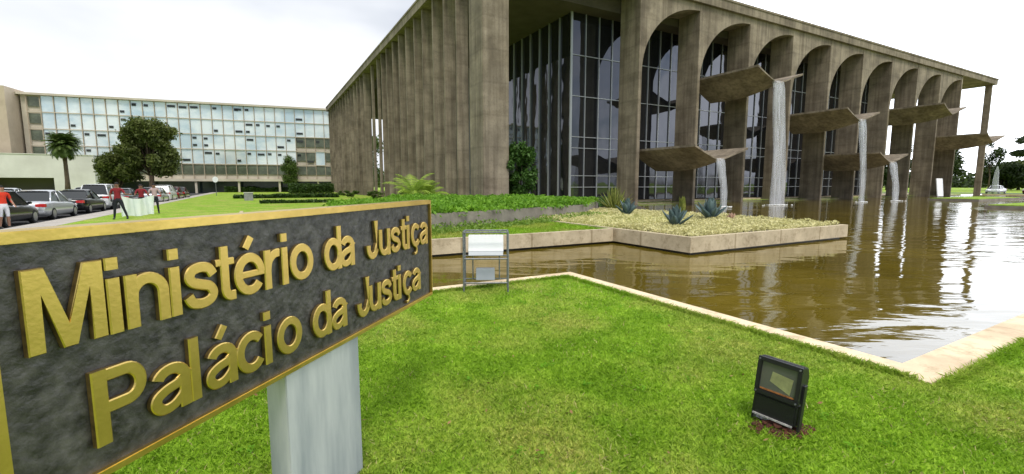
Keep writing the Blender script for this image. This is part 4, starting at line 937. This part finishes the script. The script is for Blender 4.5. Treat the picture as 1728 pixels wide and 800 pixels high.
# pale board between the blades
wb_ = empty('white_board', Wb(70.6, -1.0, 0), PANG, 'small pale board leaning by the eighth and ninth columns at the water', 'board'); m = MB(); m.add([(-.9, 0, .1), (1.0, 0, .1), (.9, .25, 2.6), (-1.1, .25, 2.6), (-.9, .1, .1), (1.0, .1, .1), (.9, .35, 2.6), (-1.1, .35, 2.6)], [(0, 1, 2, 3), (7, 6, 5, 4), (0, 4, 5, 1), (1, 5, 6, 2), (2, 6, 7, 3), (3, 7, 4, 0)]); m.build('panel', WHITE, wb_); m = MB(); m.box(-.9, .9, .05, .5, -.3, .098); m.build('foot', CONC, wb_)
# fountain jet
fj = empty('fountain_jet', (86, 82, .0), 0, 'tall white fountain jet spraying from the pond at the far right', 'fountain'); m = MB(); m.tube([(0, 0, 0), (0, 0, 1), (0, .05, 2.6), (0, .0, 4.2), (0, 0, 5.0)], [.9, .45, .38, .26, .05], 14); m.build('jet', FALL, fj, True); m = MB(); m.tube([(0, 0, -.2), (0, 0, .12)], .12, 8); m.build('nozzle', STEEL, fj)
TG = leafmat('far_tree_green', (.022, .04, .012), (.07, .10, .03), .8, .15)
rt = [((120, 131), 13.5, 6.5, TG, 'dark tree mass seen under the last trough between column and pier', .12, 'broadleaf_tree'), ((137, 128), 8, 5.5, TG, 'lower dark tree right behind the slim end pier', .15, 'broadleaf_tree'), ((122, 150), 12, 7, TG, 'tall dark tree behind the last two columns', .15, 'broadleaf_tree'),
      ((156, 142), 9, 6, DG, 'low bushy tree left of the flat-topped tree at the right edge', .1, 'broadleaf_tree'), ((170, 150), 9, 7, DG, 'bushy dark tree at the right picture edge below the flat-topped crown', .1, 'broadleaf_tree')]
for (x, y), h_, c_, mt, lb, bs, nm in rt: tree(nm, (x, y, GZ), h_, (c_, c_), lb, mt, .4, 34, 15000, .42, bs)
# flat-topped tree at the right edge with dark trunk
ft = tree('flat_topped_tree', (134.5, 118, GZ), 14.5, (6.5, 6.5), 'sparse flat-topped tree with a dark leaning trunk at the right picture edge', TG, .4, 16, 7000, .38, .62)
ft2 = tree('slim_tree', (125, 121, GZ), 15, (3.0, 3.0), 'thin airy tree just right of the end pier', TG, .15, 12, 1500, .3, .4)
# distant tree belt
P = []
for i in range(150):
    a = R(random.uniform(-80, 62)); d_ = random.uniform(330, 420); h_ = random.uniform(5, 10)
    P.append(clump_pts((math.sin(a)*d_, math.cos(a)*d_, h_*.45), (random.uniform(8, 16), random.uniform(6, 10), h_*.55), 420))
tag(mesh_np('distant_woods', leaves(np.vstack(P), 1.3, .3), 4, TG), 'distant belt of dark trees along the horizon', 'woods', kind='stuff')
# trees behind the palace, seen through the side gap
tree('broadleaf_tree', Wp(13, 104, GZ), 15, (8, 7), 'bright tree behind the palace, seen through the gap between the fins', MG, .3, 30, 9000, .35, .1)
